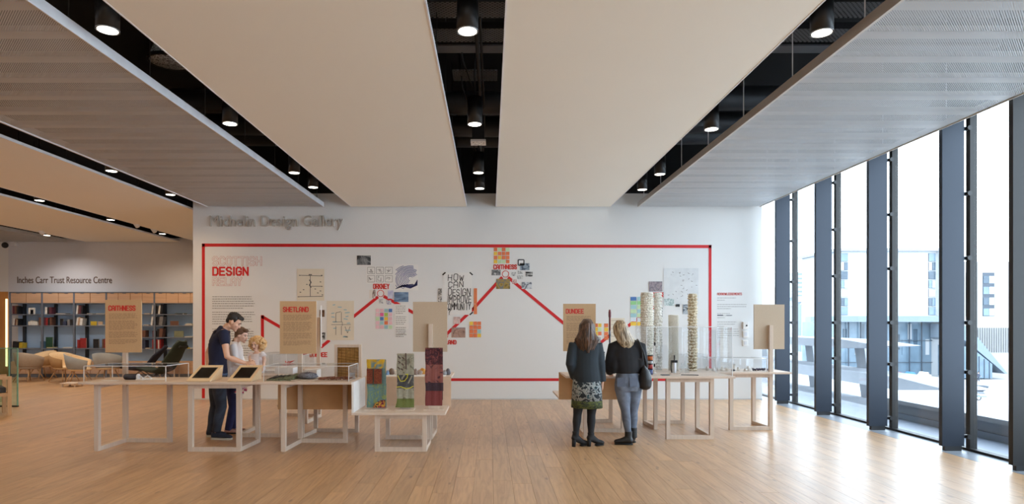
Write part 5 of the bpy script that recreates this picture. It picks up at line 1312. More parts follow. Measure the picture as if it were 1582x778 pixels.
# ================================================================ PEOPLE
M_skin = mat('skin', (222, 176, 150), .55, var=.03, scale=10)
M_skin2 = mat('fair_skin', (236, 198, 178), .55, var=.03, scale=10)
M_lip = mat('lip', (176, 96, 88), .5); M_eye = mat('eye_dark', (40, 32, 30), .3); M_eyew = mat('eye_white', (226, 220, 214), .3)
Z3 = Vector((0, 0, 1))
def frame(f, u=Z3):
    f = Vector(f).normalized(); r = f.cross(Vector(u)).normalized(); u = r.cross(f)
    return Matrix((r, f, u)).transposed()       # columns: right, forward, up
def head(mb, c, f, k=1.0, roll=Z3):
    """skull, jaw, nose, ears; head height .23*k; c = centre between the ears"""
    c = Vector(c); B = frame(f, roll)
    def at(x, y, z): return c+B @ (Vector((x, y, z))*k)
    def el(x, y, z, a, b, cc): mb.ball(at(x, y, z), (a*k, b*k, cc*k), 16, B)
    el(0, -.012, .035, .074, .094, .083); el(0, .028, -.02, .062, .066, .075); el(0, .045, -.058, .048, .048, .042)
    el(0, .072, -.088, .024, .024, .018); el(.036, .062, -.018, .026, .026, .024); el(-.036, .062, -.018, .026, .026, .024)
    el(0, .074, .028, .05, .018, .014)
    mb.tube([at(0, .084, .018), at(0, .098, -.006), at(0, .108, -.024), at(0, .088, -.034)], [.009*k, .011*k, .015*k, .01*k], 8, ends=True)
    for s in (-1, 1): el(s*.076, -.004, -.004, .010, .020, .030)
    return at, B
def face(t, at, B, k, brow):
    mb = MB()
    for s in (-1, 1): mb.ball(at(s*.03, .083, .010), (.013*k, .008*k, .006*k), 10, B)
    mb.build('eye', M_eye, t)
    mb = MB()
    for s in (-1, 1): mb.tube([at(s*.014, .092, .030), at(s*.03, .091, .035), at(s*.047, .078, .030)], .0042*k, 6, ends=True)
    mb.build('eyebrow', brow, t)
    MB().tube([at(-.022, .083, -.056), at(0, .094, -.054), at(.022, .083, -.056)], [.004*k, .0072*k, .004*k], 8, ends=True).build('lips', M_lip, t)
def hand(mb, w, d, n, side=1, curl=.5, k=1.0):
    """w wrist, d direction of the hand, n palm normal, side +1/-1 where the thumb sits"""
    w = Vector(w); d = Vector(d).normalized(); n = Vector(n); n = (n-d*n.dot(d)).normalized(); s = d.cross(n)*side
    mb.tube([w-d*.02*k, w+d*.03*k, w+d*.07*k, w+d*.088*k], [(.024*k, .017*k), (.034*k, .015*k), (.041*k, .014*k), (.040*k, .012*k)], 12, ref=s, ends=True)
    for i, (o, L) in enumerate(((.030, .070), (.010, .078), (-.010, .073), (-.030, .058))):
        p = w+d*.085*k+s*o*k; q1 = p+(d*math.cos(curl*.5)+n*math.sin(curl*.5))*L*.5*k
        q2 = q1+(d*math.cos(curl*1.5)+n*math.sin(curl*1.5))*L*.32*k; q3 = q2+(d*math.cos(curl*2.2)+n*math.sin(curl*2.2))*L*.25*k
        mb.tube([p-d*.02*k, p, q1, q2, q3], [.0092*k, .009*k, .0085*k, .0078*k, .0065*k], 8, ends=True)
    p = w+d*.025*k+s*.030*k; a = (s*.8+d*.7+n*.25).normalized()
    mb.tube([p-s*.01*k, p+a*.03*k, p+a*.03*k+(d+n*.3).normalized()*.035*k], [.013*k, .0105*k, .008*k], 8, ends=True)
def leg_body(mb, hip, knee, ankle, k=1.0, ref=None):
    mid = (hip+knee)/2; cf = ankle+(knee-ankle)*.68
    mb.tube([hip+Vector((0, 0, .04)), hip, mid, knee, cf, ankle+(knee-ankle)*.25, ankle], [.082*k, .085*k, .072*k, .052*k, .053*k, .036*k, .032*k], 14)
def arm_body(mb, sh, el, wr, k=1.0):
    mb.tube([sh, (sh+el)/2, el, el+(wr-el)*.3, wr], [.047*k, .042*k, .035*k, .037*k, .024*k], 12, ends=True)
def torso(mb, pel, chest, neck, right, grow=0., z0=-.06, hipw=.165, waist=.13, chestw=.16, depth=.105, shw=.175, top_=True):
    """loft from the hips to the neck base"""
    d1 = chest-pel; d2 = neck-chest
    P = [pel+Vector((0, 0, z0)), pel, pel+d1*.42, pel+d1*.72, chest, chest+d2*.45, chest+d2*.78]
    Rr = [(hipw*.94, depth*1.02), (hipw, depth*1.08), (waist, depth*.88), (chestw*.94, depth), (chestw, depth*1.05), (shw*.93, depth*.86), (shw*.60, depth*.62)]
    if top_: P.append(neck); Rr.append((.058, .06))
    mb.tube(P, [(a+grow, b+grow) for a, b in Rr], 20, ref=right)
def shoe(t, heel, toe, m, msole, w=.046, hh=.09, sole=.025, name='shoe', ankle=None):
    h = Vector(heel); e = Vector(toe); d = (e-h).normalized(); L = (e-h).length; s = d.cross(Z3)
    P = [h+d*.01, h+d*L*.12, h+d*L*.35, h+d*L*.62, h+d*L*.85, h+d*(L-.005)]
    zz_ = [hh*.75, hh*.9, hh*.85, hh*.6, hh*.48, hh*.3]; ww = [w*.55, w*.74, w*.80, w, w*.9, w*.45]
    rs = []
    for p, z, q in zip(P, zz_, ww):
        rs.append([p+s*q*math.cos(a)*(1 if math.sin(a) < .3 else .82)+Z3*(sole+(z*.5+z*.5*math.sin(a))) for a in [2*math.pi*i/14 for i in range(14)]])
    o = MB().rings(rs).build(name, m, t)
    rs = []
    for p, q in zip(P, ww): rs.append([p+s*(q+.004)+Z3*0.001, p-s*(q+.004)+Z3*0.001, p-s*(q+.004)+Z3*sole, p+s*(q+.004)+Z3*sole])
    MB().rings(rs, sm=False).build('sole', msole, o)
    return o

# ---------------- man in a navy T-shirt
def man():
    Y = 8.78; B0 = px(338, 677, 8.74); x0 = B0.x
    def q(pxx, pyy, y=Y): return px(pxx, pyy, y)
    t = thing('person', 'dark-haired man in navy T-shirt and jeans leaning over the table', 'person', (x0, Y, 0))
    R_ = Vector((0, -1, 0))      # his right hand side faces the camera
    pel = q(336, 578); chest = q(338, 533); neck = q(348, 508)
    mb = MB()
    torso(mb, pel, chest, neck, (0, 1, 0), -.008, hipw=.15, chestw=.165, shw=.19, depth=.105)
    hc = q(361, 497.5); f = Vector((.80, .14, -.50))
    mb.tube([neck-Vector((.0, 0, .03)), neck+Vector((.02, 0, .03)), hc+Vector((-.045, 0, -.04))], [.054, .052, .058], 14)
    at, B = head(mb, hc, f, 1.02)
    hipR, kneeR, ankR = q(338, 586, Y-.09), q(341, 628, Y-.08), q(334, 668, Y-.09)
    hipL, kneeL, ankL = q(334, 586, Y+.09), q(332, 626, Y+.10), q(326, 667, Y+.10)
    leg_body(mb, hipR, kneeR, ankR); leg_body(mb, hipL, kneeL, ankL)
    sR, eR, wR = q(345, 513, Y-.19), q(351, 551, Y-.27), q(378, 560.5, Y-.16)
    sL, eL, wL = q(337, 514, Y+.2), q(321, 545, Y+.26), q(322, 571, Y+.12)
    arm_body(mb, sR, eR, wR, 1.12); arm_body(mb, sL, eL, wL, 1.05)
    hand(mb, wR, (.95, .15, .05), (0, .6, -.8), -1, .6, 1.0); hand(mb, wL, (.15, -.2, -1), (1, 0, 0), 1, .4)
    remesh(mb, 'body', M_skin, t, .0075, 3)
    face(t, at, B, 1.02, mat('black_hair', (34, 28, 26), .6))
    mb = MB()
    torso(mb, pel+Vector((0, 0, .02)), chest, neck, (0, 1, 0), .012, z0=-.0, hipw=.15, waist=.138, chestw=.168, shw=.192, depth=.112, top_=False)
    mb.tube([chest+(neck-chest)*.74, neck+Vector((-.03, 0, -.01)), neck+Vector((-.012, 0, .022))], [(.135, .09), (.096, .088), (.068, .070)], 16, ref=(0, 1, 0))
    for s, e_ in ((sR, eR), (sL, eL)): mb.tube([s+(chest-s)*.25+Vector((0, 0, .02)), s, s+(e_-s)*.5], [.072, .070, .064], 14, ends=False)
    remesh(mb, 'shirt', mat('navy_cotton', (28, 32, 58), .9, var=.12, scale=7), t, .011, 3)
    mj = mat('dark_denim', (48, 56, 68), .85, var=.15, scale=12)
    mb = MB()
    mb.tube([pel+Vector((0, 0, .05)), pel-Vector((0, 0, .02)), pel-Vector((0, 0, .09))], [(.155, .118), (.165, .126), (.158, .115)], 20, ref=(0, 1, 0))
    for h, k_, a in ((hipR, kneeR, ankR), (hipL, kneeL, ankL)):
        mb.tube([h+Vector((0, 0, .05)), h-Vector((0, 0, .03)), (h+k_)/2, k_+Vector((.01, 0, 0)), a+(k_-a)*.6, a+(k_-a)*.25, a+Vector((0, 0, .012))], [.098, .102, .090, .073, .070, .060, .062], 16)
    o = remesh(mb, 'jeans', blotch('jeans_denim', [(.35, (44, 50, 62)), (.65, (60, 70, 86))], 5, 1, 4, .9), t, .012, 2)
    MB().tube([pel+Vector((0, 0, -.015)), pel+Vector((0, 0, .04))], [(.170, .131), (.160, .122)], 20, ref=(0, 1, 0)).build('jeans_waist', mat('faded_denim', (92, 112, 146), .9, var=.1, scale=20), t)
    M_sn = mat('navy_suede', (40, 46, 62), .9); M_so = mat('cream_rubber', (196, 190, 176), .7)
    shoe(t, (ankR.x-.07, ankR.y, 0), (ankR.x+.235, ankR.y-.03, 0), M_sn, M_so, .048, .1); shoe(t, (ankL.x-.07, ankL.y, 0), (ankL.x+.22, ankL.y, 0), M_sn, M_so, .048, .1)
    # short hair
    mb = MB()
    mb.ball(at(0, -.026, .052), (.082, .094, .080), 18, B); mb.ball(at(0, .035, .098), (.062, .056, .034), 14, B); mb.ball(at(0, .075, .098), (.045, .026, .026), 12, B)
    mb.ball(at(0, -.070, .0), (.062, .040, .055), 14, B)
    for s in (-1, 1): mb.ball(at(s*.066, .012, .04), (.016, .022, .034), 10, B)
    rr = random.Random(1)
    for i in range(90):
        a = rr.uniform(-1.2, 1.2); b = rr.uniform(-.9, 1.0); p = at(.078*math.sin(a)*.9, -.02+.095*b, .052+.082*math.cos(a)*math.sqrt(max(.05, 1-b*b*.8)))
        mb.tube([p, p+B @ Vector((rr.uniform(-.01, .01), .022, .008))], [.007, .003], 5)
    remesh(mb, 'hair', mat('black_hair', (34, 28, 26), .6), t, .006, 1)
man()

# ---------------- woman in white behind him
def woman_white():
    Y = 9.22
    def q(a, b, y=Y): return px(a, b, y)
    B0 = q(357, 668)
    t = thing('person', 'woman in white shirt with tied brown hair behind the man', 'person', (B0.x, Y, 0))
    pel, chest, neck = q(358, 583), q(361, 546), q(364, 528)
    mb = MB(); torso(mb, pel, chest, neck, (0, 1, 0), -.01, hipw=.15, waist=.115, chestw=.14, shw=.155, depth=.095)
    hc = q(373, 517.5); f = Vector((.90, -.12, -.28))
    mb.tube([neck-Vector((0, 0, .02)), neck+Vector((.015, 0, .03)), hc+Vector((-.03, 0, -.04))], [.052, .047, .05], 14)
    at, B = head(mb, hc, f, .95)
    hs = []
    for s, xk, xa in ((-1, 360, 352.5), (1, 362, 362)):
        h, k_, a = q(358, 590, Y+s*.08), q(xk, 628, Y+s*.08), q(xa, 661 if s > 0 else 664, Y+s*.09); hs.append((h, k_, a)); leg_body(mb, h, k_, a, .92)
    sR, eR, wR = q(361, 534, Y-.155), q(366, 560, Y-.19), q(391, 567, Y-.12)
    sL, eL, wL = q(363, 534, Y+.155), q(375, 560, Y+.2), q(398, 561, Y+.14)
    for s, e_, w in ((sR, eR, wR), (sL, eL, wL)): arm_body(mb, s, e_, w, .88)
    hand(mb, wR, (1, .1, .05), (0, .3, -1), -1, .5, .88); hand(mb, wL, (1, -.2, 0), (0, -.3, -1), 1, .5, .88)
    remesh(mb, 'body', M_skin2, t, .0075, 3); face(t, at, B, .95, mat('brown_hair', (104, 76, 58), .6))
    mb = MB(); torso(mb, pel+Vector((0, 0, .0)), chest, neck, (0, 1, 0), .02, z0=-.04, hipw=.155, waist=.14, chestw=.148, shw=.16, depth=.105, top_=False)
    mb.tube([chest+(neck-chest)*.78, neck+Vector((0, 0, .01))], [(.1, .075), (.062, .062)], 16, ref=(0, 1, 0))
    for s, e_, w in ((sR, eR, wR), (sL, eL, wL)): mb.tube([s+(chest-s)*.3, s, (s+e_)/2, e_, e_+(w-e_)*.85], [.062, .060, .056, .052, .04], 14)
    remesh(mb, 'shirt', mat('white_linen', (246, 244, 246), .85, var=.04, scale=9), t, .010, 3)
    mb = MB(); mb.tube([pel+Vector((0, 0, .03)), pel-Vector((0, 0, .10))], [(.158, .115), (.165, .12)], 18, ref=(0, 1, 0))
    for h, k_, a in hs: mb.tube([h+Vector((0, 0, .05)), (h+k_)/2, k_, a+(k_-a)*.6, a+Vector((0, 0, .0))], [.095, .08, .062, .06, .052], 14)
    remesh(mb, 'trousers', mat('indigo_trousers', (38, 40, 78), .9, var=.15, scale=9), t, .012, 2)
    for (h, k_, a), m in zip(hs, (mat('rose_shoe', (172, 130, 120), .7), mat('dark_shoe', (44, 44, 56), .7))):
        shoe(t, (a.x-.06, a.y, 0), (a.x+.18, a.y, 0), mat('rose_shoe', (172, 130, 120), .7), M_dark, .04, .07, .014)
    mb = MB(); Hm = mat('brown_hair', (104, 76, 58), .6)
    mb.ball(at(0, -.026, .046), (.080, .092, .080), 18, B); mb.ball(at(0, .045, .088), (.055, .045, .032), 14, B)
    mb.ball(at(0, -.06, -.01), (.06, .045, .06), 14, B)
    for s in (-1, 1): mb.tube([at(s*.06, .04, .07), at(s*.076, .0, .03), at(s*.05, -.06, -.03)], [.016, .018, .02], 8)
    p = at(0, -.085, -.05)
    for j in range(5): mb.tube([at(-.02+.01*j, -.075, -.03), p+Vector((-.02, -.05+.02*j, -.07)), p+Vector((.02+.01*j, -.06+.02*j, -.16)), p+Vector((.05, -.06+.02*j, -.24))], [.02, .02, .015, .006], 8)
    remesh(mb, 'hair', Hm, t, .006, 1)
woman_white()

# ---------------- curly-haired child sitting on the table edge
def child():
    Y = 9.12
    def q(a, b, y=Y): return px(a, b, y)
    base = q(396, 577)
    t = thing('person', 'small child with curly blonde hair in a white dress sitting on the table edge', 'person', (base.x, Y, TH))
    pel, chest, neck = q(397, 569), q(398, 553), q(397, 544)
    f0 = Vector((-.35, -.9, 0)).normalized(); rt = f0.cross(Z3)
    mb = MB(); torso(mb, pel, chest, neck, rt, -.004, z0=-.05, hipw=.105, waist=.09, chestw=.1, shw=.112, depth=.075)
    hc = q(396.5, 531); f = Vector((-.22, -.92, -.28))
    mb.tube([neck-Vector((0, 0, .01)), hc-Vector((0, -.01, .05))], [.036, .036], 12)
    at, B = head(mb, hc, f, .84)
    legs = []
    for s in (-1, 1):
        h = pel+rt*.05*s+Vector((0, 0, -.02)); k_ = q(379+s*2.0, 576, Y-.15-.05*s); k_.z = TH+.045; a = q(376-s*2.5, 601+s*2, Y-.17-.06*s)
        legs.append((h, k_, a)); mb.tube([h, (h+k_)/2, k_, (k_+a)/2, a], [.058, .052, .04, .04, .027], 12, ends=True)
    sR, sL = neck-rt*-.105*-1+Vector((0, 0, -.035)), neck+rt*.105+Vector((0, 0, -.035))
    sR = neck-rt*.105+Vector((0, 0, -.035))
    pr, pl = (sL, sR) if sL.x < sR.x else (sR, sL)      # pr: picture left
    eR, wR = q(386.5, 556, Y-.08), q(391, 561, Y-.17); eL, wL = q(408.5, 555, Y-.05), q(407, 566, Y-.14)
    for s, e_, w in ((pr, eR, wR), (pl, eL, wL)): mb.tube([s, (s+e_)/2, e_, w], [.034, .031, .027, .019], 10, ends=True)
    hand(mb, wR, (.3, -.4, .5), (0, -1, 0), -1, .7, .62); hand(mb, wL, (-.2, -.4, -.7), (0, -1, 0), 1, .7, .62)
    remesh(mb, 'body', M_skin2, t, .0065, 2); face(t, at, B, .84, mat('curly_blonde', (214, 168, 108), .7))
    mb = MB(); torso(mb, pel, chest, neck, rt, .012, z0=-.02, hipw=.125, waist=.1, chestw=.102, shw=.11, depth=.085, top_=False)
    mb.tube([pel-Vector((0, 0, .03)), pel+f0*.09-Vector((0, 0, .015))], [(.14, .055), (.12, .05)], 14, ref=rt, ends=True)
    for s, e_ in ((pr, eR), (pl, eL)): mb.tube([s+(chest-s)*.3, s, s+(e_-s)*.4], [.05, .05, .052], 12)
    remesh(mb, 'dress', mat('white_dress', (248, 242, 246), .9, var=.05, scale=30), t, .008, 2)
    ml = blotch('pink_leggings', [(.42, (228, 216, 226)), (.5, (206, 60, 120)), (.58, (232, 222, 228)), (.66, (180, 70, 130))], 26, 1, 2, .9)
    for (h, k_, a) in legs:
        remesh(MB().tube([(h+k_)/2, k_+Vector((0, 0, .002)), (k_+a)/2, a+Vector((0, 0, .02))], [.062, .05, .048, .036], 12), 'legging', ml, t, .008, 2)
        shoe(t, (a.x+.02, a.y+.03, a.z-.055), (a.x-.07, a.y-.08, a.z-.03), mat('pink_shoe', (196, 60, 110), .6), M_whitemetal, .028, .05, .01)
    mb = MB(); rr = random.Random(6); Hm = mat('curly_blonde', (214, 168, 108), .7)
    mb.ball(at(0, -.03, .05), (.085, .09, .078), 16, B)
    for i in range(230):
        u = rr.uniform(0, 2*math.pi); v = rr.uniform(-.95, 1); r = math.sqrt(1-v*v)
        d = Vector((r*math.cos(u)*.142*(1.08 if v < 0 else 1), r*math.sin(u)*.105-.025, v*.125-.005))
        if d.y > .03 and d.z < .070 and abs(d.x) < .062: continue
        c = at(*d); ax = Vector((rr.uniform(-1, 1), rr.uniform(-1, 1), rr.uniform(-1, 1))).normalized(); e1 = ax.orthogonal().normalized(); e2 = ax.cross(e1); w = rr.uniform(.010, .018)
        mb.tube([c+e1*w*math.cos(k*1.1)+e2*w*math.sin(k*1.1)+ax*(.005*k-.015) for k in range(8)], .0055, 5)
        if i % 3 == 0: mb.tube([at(0, -.02, .02), c], [.02, .010], 5)
    remesh(mb, 'hair', blotch('curls', [(.4, (206, 160, 104)), (.6, (240, 208, 158))], 40, 1, 2, .7), t, .0055, 0)
child()

# ---------------- long strand hair seen from behind
def long_hair(t, at, B, k, zbot, cols, wtop, wbot, name, seed, shift=0):
    mb = MB(); rr = random.Random(seed)
    mb.ball(at(0, -.02, .045), (.086*k, .100*k, .086*k), 20, B)
    c0 = at(0, 0, 0); n = 46
    fw = B @ Vector((0, 1, 0)); fw.z = 0; fw.normalize(); rt = fw.cross(Z3)
    for i in range(n):
        u = -1+2*(i+.5)/n; a = u*2.0
        p0 = at(.045*math.sin(a), -.03-.02*math.cos(a), .118); p1 = at(.088*math.sin(a), -.02-.085*math.cos(a), .045); p2 = at(.094*math.sin(a), -.02-.088*math.cos(a), -.04)
        b = c0+rt*(wbot*u+shift)-fw*(.11+.02*math.cos(a*1.2)); b.z = zbot+.05*abs(u)**2+rr.uniform(-.03, .045)
        m = (p2+b)/2+rt*(wtop*u*.5)-fw*.022; m.z = (p2.z+b.z)/2
        e_ = Vector((rr.uniform(-.006, .006), rr.uniform(-.006, .006), 0))
        mb.tube([p0, p1+e_, p2+e_, m+e_, b], [.014, .016, .017, .018, .007], 7, ends=True)
    m_, nt, bs = base_mat(name); N = nt.nodes.new; L = nt.links.new
    tc = N('ShaderNodeTexCoord'); mp = N('ShaderNodeMapping'); mp.inputs['Scale'].default_value = (60, 60, 3); nz = N('ShaderNodeTexNoise'); nz.inputs['Scale'].default_value = 1; nz.inputs['Detail'].default_value = 3
    L(tc.outputs['Object'], mp.inputs[0]); L(mp.outputs[0], nz.inputs['Vector']); rp = N('ShaderNodeValToRGB'); e = rp.color_ramp.elements
    e[0].position = .38; e[0].color = lin(cols[0])+(1,); e[1].position = .62; e[1].color = lin(cols[1])+(1,)
    L(nz.outputs['Fac'], rp.inputs[0]); L(rp.outputs[0], bs.inputs['Base Color']); bs.inputs['Roughness'].default_value = .42
    return remesh(mb, 'hair', m_, t, .006, 1)

def woman_brown():
    Y = 8.24
    def q(a, b, y=Y): return px(a, b, y)
    t = thing('person', 'brown-haired woman seen from behind in dark jacket and printed skirt', 'person', (q(903, 688).x, Y, 0))
    f0 = Vector((.25, .97, 0)).normalized(); rt = f0.cross(Z3)
    pel, chest, neck = q(906, 592), q(905, 545), q(905.5, 524)
    mb = MB(); torso(mb, pel, chest, neck, rt, -.01, hipw=.17, waist=.125, chestw=.15, shw=.17, depth=.1)
    hc = q(907, 508); f = Vector((.2, .95, -.28))
    mb.tube([neck-Vector((0, 0, .02)), hc-Vector((0, -.01, .05))], [.054, .05], 14); at, B = head(mb, hc, f, .98)
    hs = []
    for s, xk, xa, ya, yz in ((-1, 892, 889.5, 672, -.02), (1, 913.5, 913, 674, .0)):
        h, k_, a = q(906+s*10, 605, Y), q(xk, 640, Y), q(xa, ya, Y-.03+yz); hs.append((h, k_, a)); leg_body(mb, h, k_, a, .95)
    sL, eL, wL = q(885.5, 533, Y), q(881, 562, Y-.06), q(887, 583, Y+.1)
    sR, eR, wR = q(924, 533, Y), q(928, 563, Y-.03), q(930.5, 590, Y-.03)
    for s, e_, w in ((sL, eL, wL), (sR, eR, wR)): arm_body(mb, s, e_, w, .92)
    hand(mb, wR, (-.02, .05, -1), (-1, 0, 0), 1, .5, .95); hand(mb, wL, (.2, .8, -.2), (0, 0, -1), 1, .5, .95)
    remesh(mb, 'body', M_skin, t, .0075, 3); face(t, at, B, .98, mat('brown_hair', (104, 76, 58), .6))
    jk = mat('dark_teal_jacket', (34, 44, 52), .8, var=.12, scale=5)
    mb = MB(); z_ = Vector((0, 0, 1))
    mb.tube([q(907, 590), q(905.5, 572), q(905, 552), chest, q(905, 533), q(905.5, 527), q(905.5, 521)], [(.185, .145), (.18, .14), (.175, .13), (.182, .128), (.185, .11), (.15, .09), (.075, .07)], 22, ref=rt)
    for s, e_, w, g in ((sL, eL, wL, 1), (sR, eR, wR, 1)): mb.tube([s+(chest-s)*.35, s+Vector((0, 0, -.005)), (s+e_)/2, e_, (e_+w)/2, w-(w-e_)*.03], [.075, .072, .068, .062, .056, .052], 16)
    remesh(mb, 'jacket', jk, t, .011, 3)
    sk = blotch('skirt_print', [(.40, (34, 44, 52)), (.465, (44, 66, 78)), (.47, (150, 154, 152)), (.60, (164, 168, 164)), (.61, (60, 92, 104)), (.68, (26, 30, 34))], 16, 1.2, 3, .85, 'CONSTANT')
    mb = MB(); mb.tube([q(906.5, 583), q(906.5, 600), q(906.5, 617.5)], [(.182, .138), (.196, .150), (.203, .158)], 28, ref=rt); mb.build('skirt', sk, t)
    mb = MB(); mb.tube([q(906.5, 617.5), q(906.5, 629)], [(.203, .158), (.208, .163)], 28, ref=rt); mb.build('skirt_hem', blotch('green_hem', [(.4, (34, 40, 34)), (.52, (92, 98, 40)), (.6, (40, 50, 36))], 10, 2, 3, .85, stretch=(1, 1, 3)), t)
    tights = mat('black_tights', (22, 22, 26), .8)
    for h, k_, a in hs: remesh(MB().tube([h, (h+k_)/2, k_, a+(k_-a)*.66, a+(k_-a)*.25, a], [.085, .076, .056, .057, .041, .038], 14), 'tights', tights, t, .010, 2)
    bt = mat('black_suede', (20, 19, 21), .75)
    for i, (h, k_, a) in enumerate(hs):
        toe = Vector((a.x+.15, a.y+.045, 0)); hl = Vector((a.x-.035, a.y-.02, 0)); d = (toe-hl); d.z = 0; d.normalize()
        mb = MB()
        mb.tube([a+Vector((0, 0, .055)), a+Vector((0, 0, .01)), Vector((a.x-.01, a.y, .125))], [.047, .043, .046], 14)
        mb.tube([hl+d*.005+Vector((0, 0, .115)), hl+d*.06+Vector((0, 0, .10)), hl+d*.13+Vector((0, 0, .055)), toe+Vector((0, 0, .040)), toe+d*.02+Vector((0, 0, .036))], [(.034, .038), (.036, .048), (.042, .036), (.038, .028), (.024, .02)], 14, ref=d.cross(Z3), ends=True)
        o = remesh(mb, 'ankle_boot', bt, t, .0075, 2)
        MB().tube([hl+d*.012+Vector((0, 0, .10)), hl+d*.006+Vector((0, 0, .0))], [.030, .025], 12).build('heel', bt, o)
        MB().tube([hl+d*.11+Vector((0, 0, .012)), toe+d*.015+Vector((0, 0, .012))], [(.038, .012), (.034, .012)], 12, ref=d.cross(Z3), ends=True).build('sole', bt, o)
    long_hair(t, at, B, 1.0, q(0, 541).z, ((46, 34, 28), (98, 70, 52)), .11, .105, 'brown_long_hair', 3)
woman_brown()

def woman_blonde():
    Y = 8.37
    def q(a, b, y=Y): return px(a, b, y)
    t = thing('person', 'blonde woman seen from behind in black batwing top and grey jeans', 'person', (q(968, 685).x, Y, 0))
    f0 = Vector((-.12, 1, 0)).normalized(); rt = f0.cross(Z3)
    pel, chest, neck = q(969, 586), q(968, 544), q(966, 526)
    mb = MB(); torso(mb, pel, chest, neck, rt, -.01, hipw=.165, waist=.12, chestw=.145, shw=.165, depth=.1)
    hc = q(957.5, 509.5); f = Vector((-.45, .85, -.24))
    mb.tube([neck-Vector((0, 0, .02)), hc-Vector((-.01, -.01, .05))], [.054, .05], 14); at, B = head(mb, hc, f, .98)
    hs = []
    for s, hx, xk, xa, ya, yo in ((-1, 961.5, 966.5, 971, 672, -.05), (1, 980, 978.5, 978.5, 666, .07)):
        h, k_, a = q(hx, 602, Y+yo*.3), q(xk, 637, Y+yo), q(xa, ya, Y+yo); hs.append((h, k_, a)); leg_body(mb, h, k_, a, .9)
    sL, eL, wL = q(948, 535, Y), q(941, 566, Y+.02), q(944, 577, Y+.16)
    sR, eR, wR = q(989, 535, Y), q(996, 562, Y), q(992, 578, Y+.13)
    for s, e_, w in ((sL, eL, wL), (sR, eR, wR)): arm_body(mb, s, e_, w, .9)
    hand(mb, wL, (.2, 1, -.1), (0, 0, -1), 1, .5, .92); hand(mb, wR, (-.2, .9, -.3), (0, 0, -1), -1, .5, .92)
    remesh(mb, 'body', M_skin2, t, .0075, 3); face(t, at, B, .98, mat('blonde_brow', (150, 120, 84), .6))
    mb = MB(); bk = mat('black_knit', (24, 24, 28), .85, var=.15, scale=5)
    mb.tube([q(969, 576), q(969, 566), q(968, 552), q(967, 538), q(966, 529), q(965.5, 523)], [(.165, .125), (.19, .135), (.205, .135), (.20, .115), (.15, .09), (.08, .07)], 22, ref=rt)
    mb.tube([q(958, 533), sL+Vector((0, 0, -.01)), q(944.5, 552), q(941, 568, Y+.02), q(942.5, 575, Y+.07)], [(.08, .08), (.085, .08), (.078, .08), (.066, .075), (.055, .06)], 16, ref=rt)
    mb.tube([q(978, 533), sR+Vector((0, 0, -.01)), q(992, 552), q(994.5, 566), q(991, 576, Y+.06)], [(.08, .08), (.085, .08), (.074, .08), (.058, .07), (.05, .055)], 16, ref=rt)
    mb.tube([q(952, 552), q(947, 566), q(946, 574, Y+.02)], [(.10, .1), (.075, .1), (.05, .08)], 14, ref=rt)
    mb.tube([q(986, 552), q(988, 564), q(988, 571)], [(.10, .1), (.08, .1), (.05, .08)], 14, ref=rt)
    remesh(mb, 'batwing_top', bk, t, .011, 3)
    mb = MB(); mb.tube([q(969.5, 573), q(969.5, 580), q(970, 592), q(970, 603)], [(.145, .112), (.160, .122), (.182, .135), (.180, .125)], 22, ref=rt)
    for s_, (h, k_, a) in zip((-1, 1), hs): mb.tube([h+Vector((0, 0, .09)), h, (h+k_)/2, k_+Vector((0, 0, .02)), a+(k_-a)*.68, a+(k_-a)*.3, a+Vector((0, 0, .02))], [.092, .100, .082, .060, .060, .046, .042], 16)
    for s_ in (-1, 1): mb.ball(q(969.5+s_*9.5, 594, Y-.055), (.085, .085, .088), 14)
    jm, nt, bs = base_mat('grey_jeans'); N = nt.nodes.new; L = nt.links.new
    jeans = remesh(mb, 'jeans', blotch('grey_blue_denim', [(.35, (90, 98, 112)), (.65, (118, 127, 143))], 6, 1, 5, .9), t, .010, 3)
    MB().tube([q(969.5, 575), q(969.5, 571)], [(.150, .116), (.146, .112)], 22, ref=rt).build('waistband', mat('grey_denim_band', (84, 90, 102), .9), t)
    for s_ in (-1, 1):
        c = q(969.5+s_*9.5, 590, Y-.15); MB().box(-.052, .052, -.004, .004, -.06, .055, Matrix.Translation(c+Vector((0, .015, 0))) @ Matrix.Rotation(.12*s_, 4, 'Z') @ Matrix.Rotation(-.12, 4, 'X')).build('back_pocket', mat('grey_pocket', (96, 104, 120), .9), t)
    bt = mat('black_leather', (22, 20, 20), .4)
    for i, ((h, k_, a), (hx, tx, ty)) in enumerate(zip(hs, ((.045, -.17, .0), (-.01, .015, .20)))):
        hl = Vector((a.x+hx, a.y-.02, 0)); toe = Vector((a.x+tx, a.y+ty, 0)); d = (toe-hl).normalized()
        mb = MB(); mb.tube([a+Vector((0, 0, .055)), a, Vector((a.x, a.y, .07))], [.052, .050, .052], 14)
        mb.tube([hl+d*.02+Z3*.058, hl+d*.09+Z3*.062, hl+d*.15+Z3*.048, toe+Z3*.04], [(.038, .046), (.040, .05), (.042, .036), (.034, .028)], 14, ref=d.cross(Z3), ends=True)
        o = remesh(mb, 'ankle_boot', bt, t, .0075, 2)
        MB().tube([hl+d*.0+Z3*.011, hl+d*.10+Z3*.011, toe+d*.01+Z3*.011], [(.042, .011), (.044, .011), (.038, .011)], 12, ref=d.cross(Z3), ends=True).build('sole', M_blackpl, o)
        for j in range(4): MB().box(-.02, .02, -.003, .003, -.002, .002, Matrix.Translation((a.x, a.y-.05, .09+.022*j))).build('lace', M_dark, o)
    long_hair(t, at, B, 1.0, q(0, 545).z, ((104, 86, 64), (190, 168, 136)), .09, .085, 'blonde_long_hair', 8, shift=.10)
    return q
q = woman_blonde()
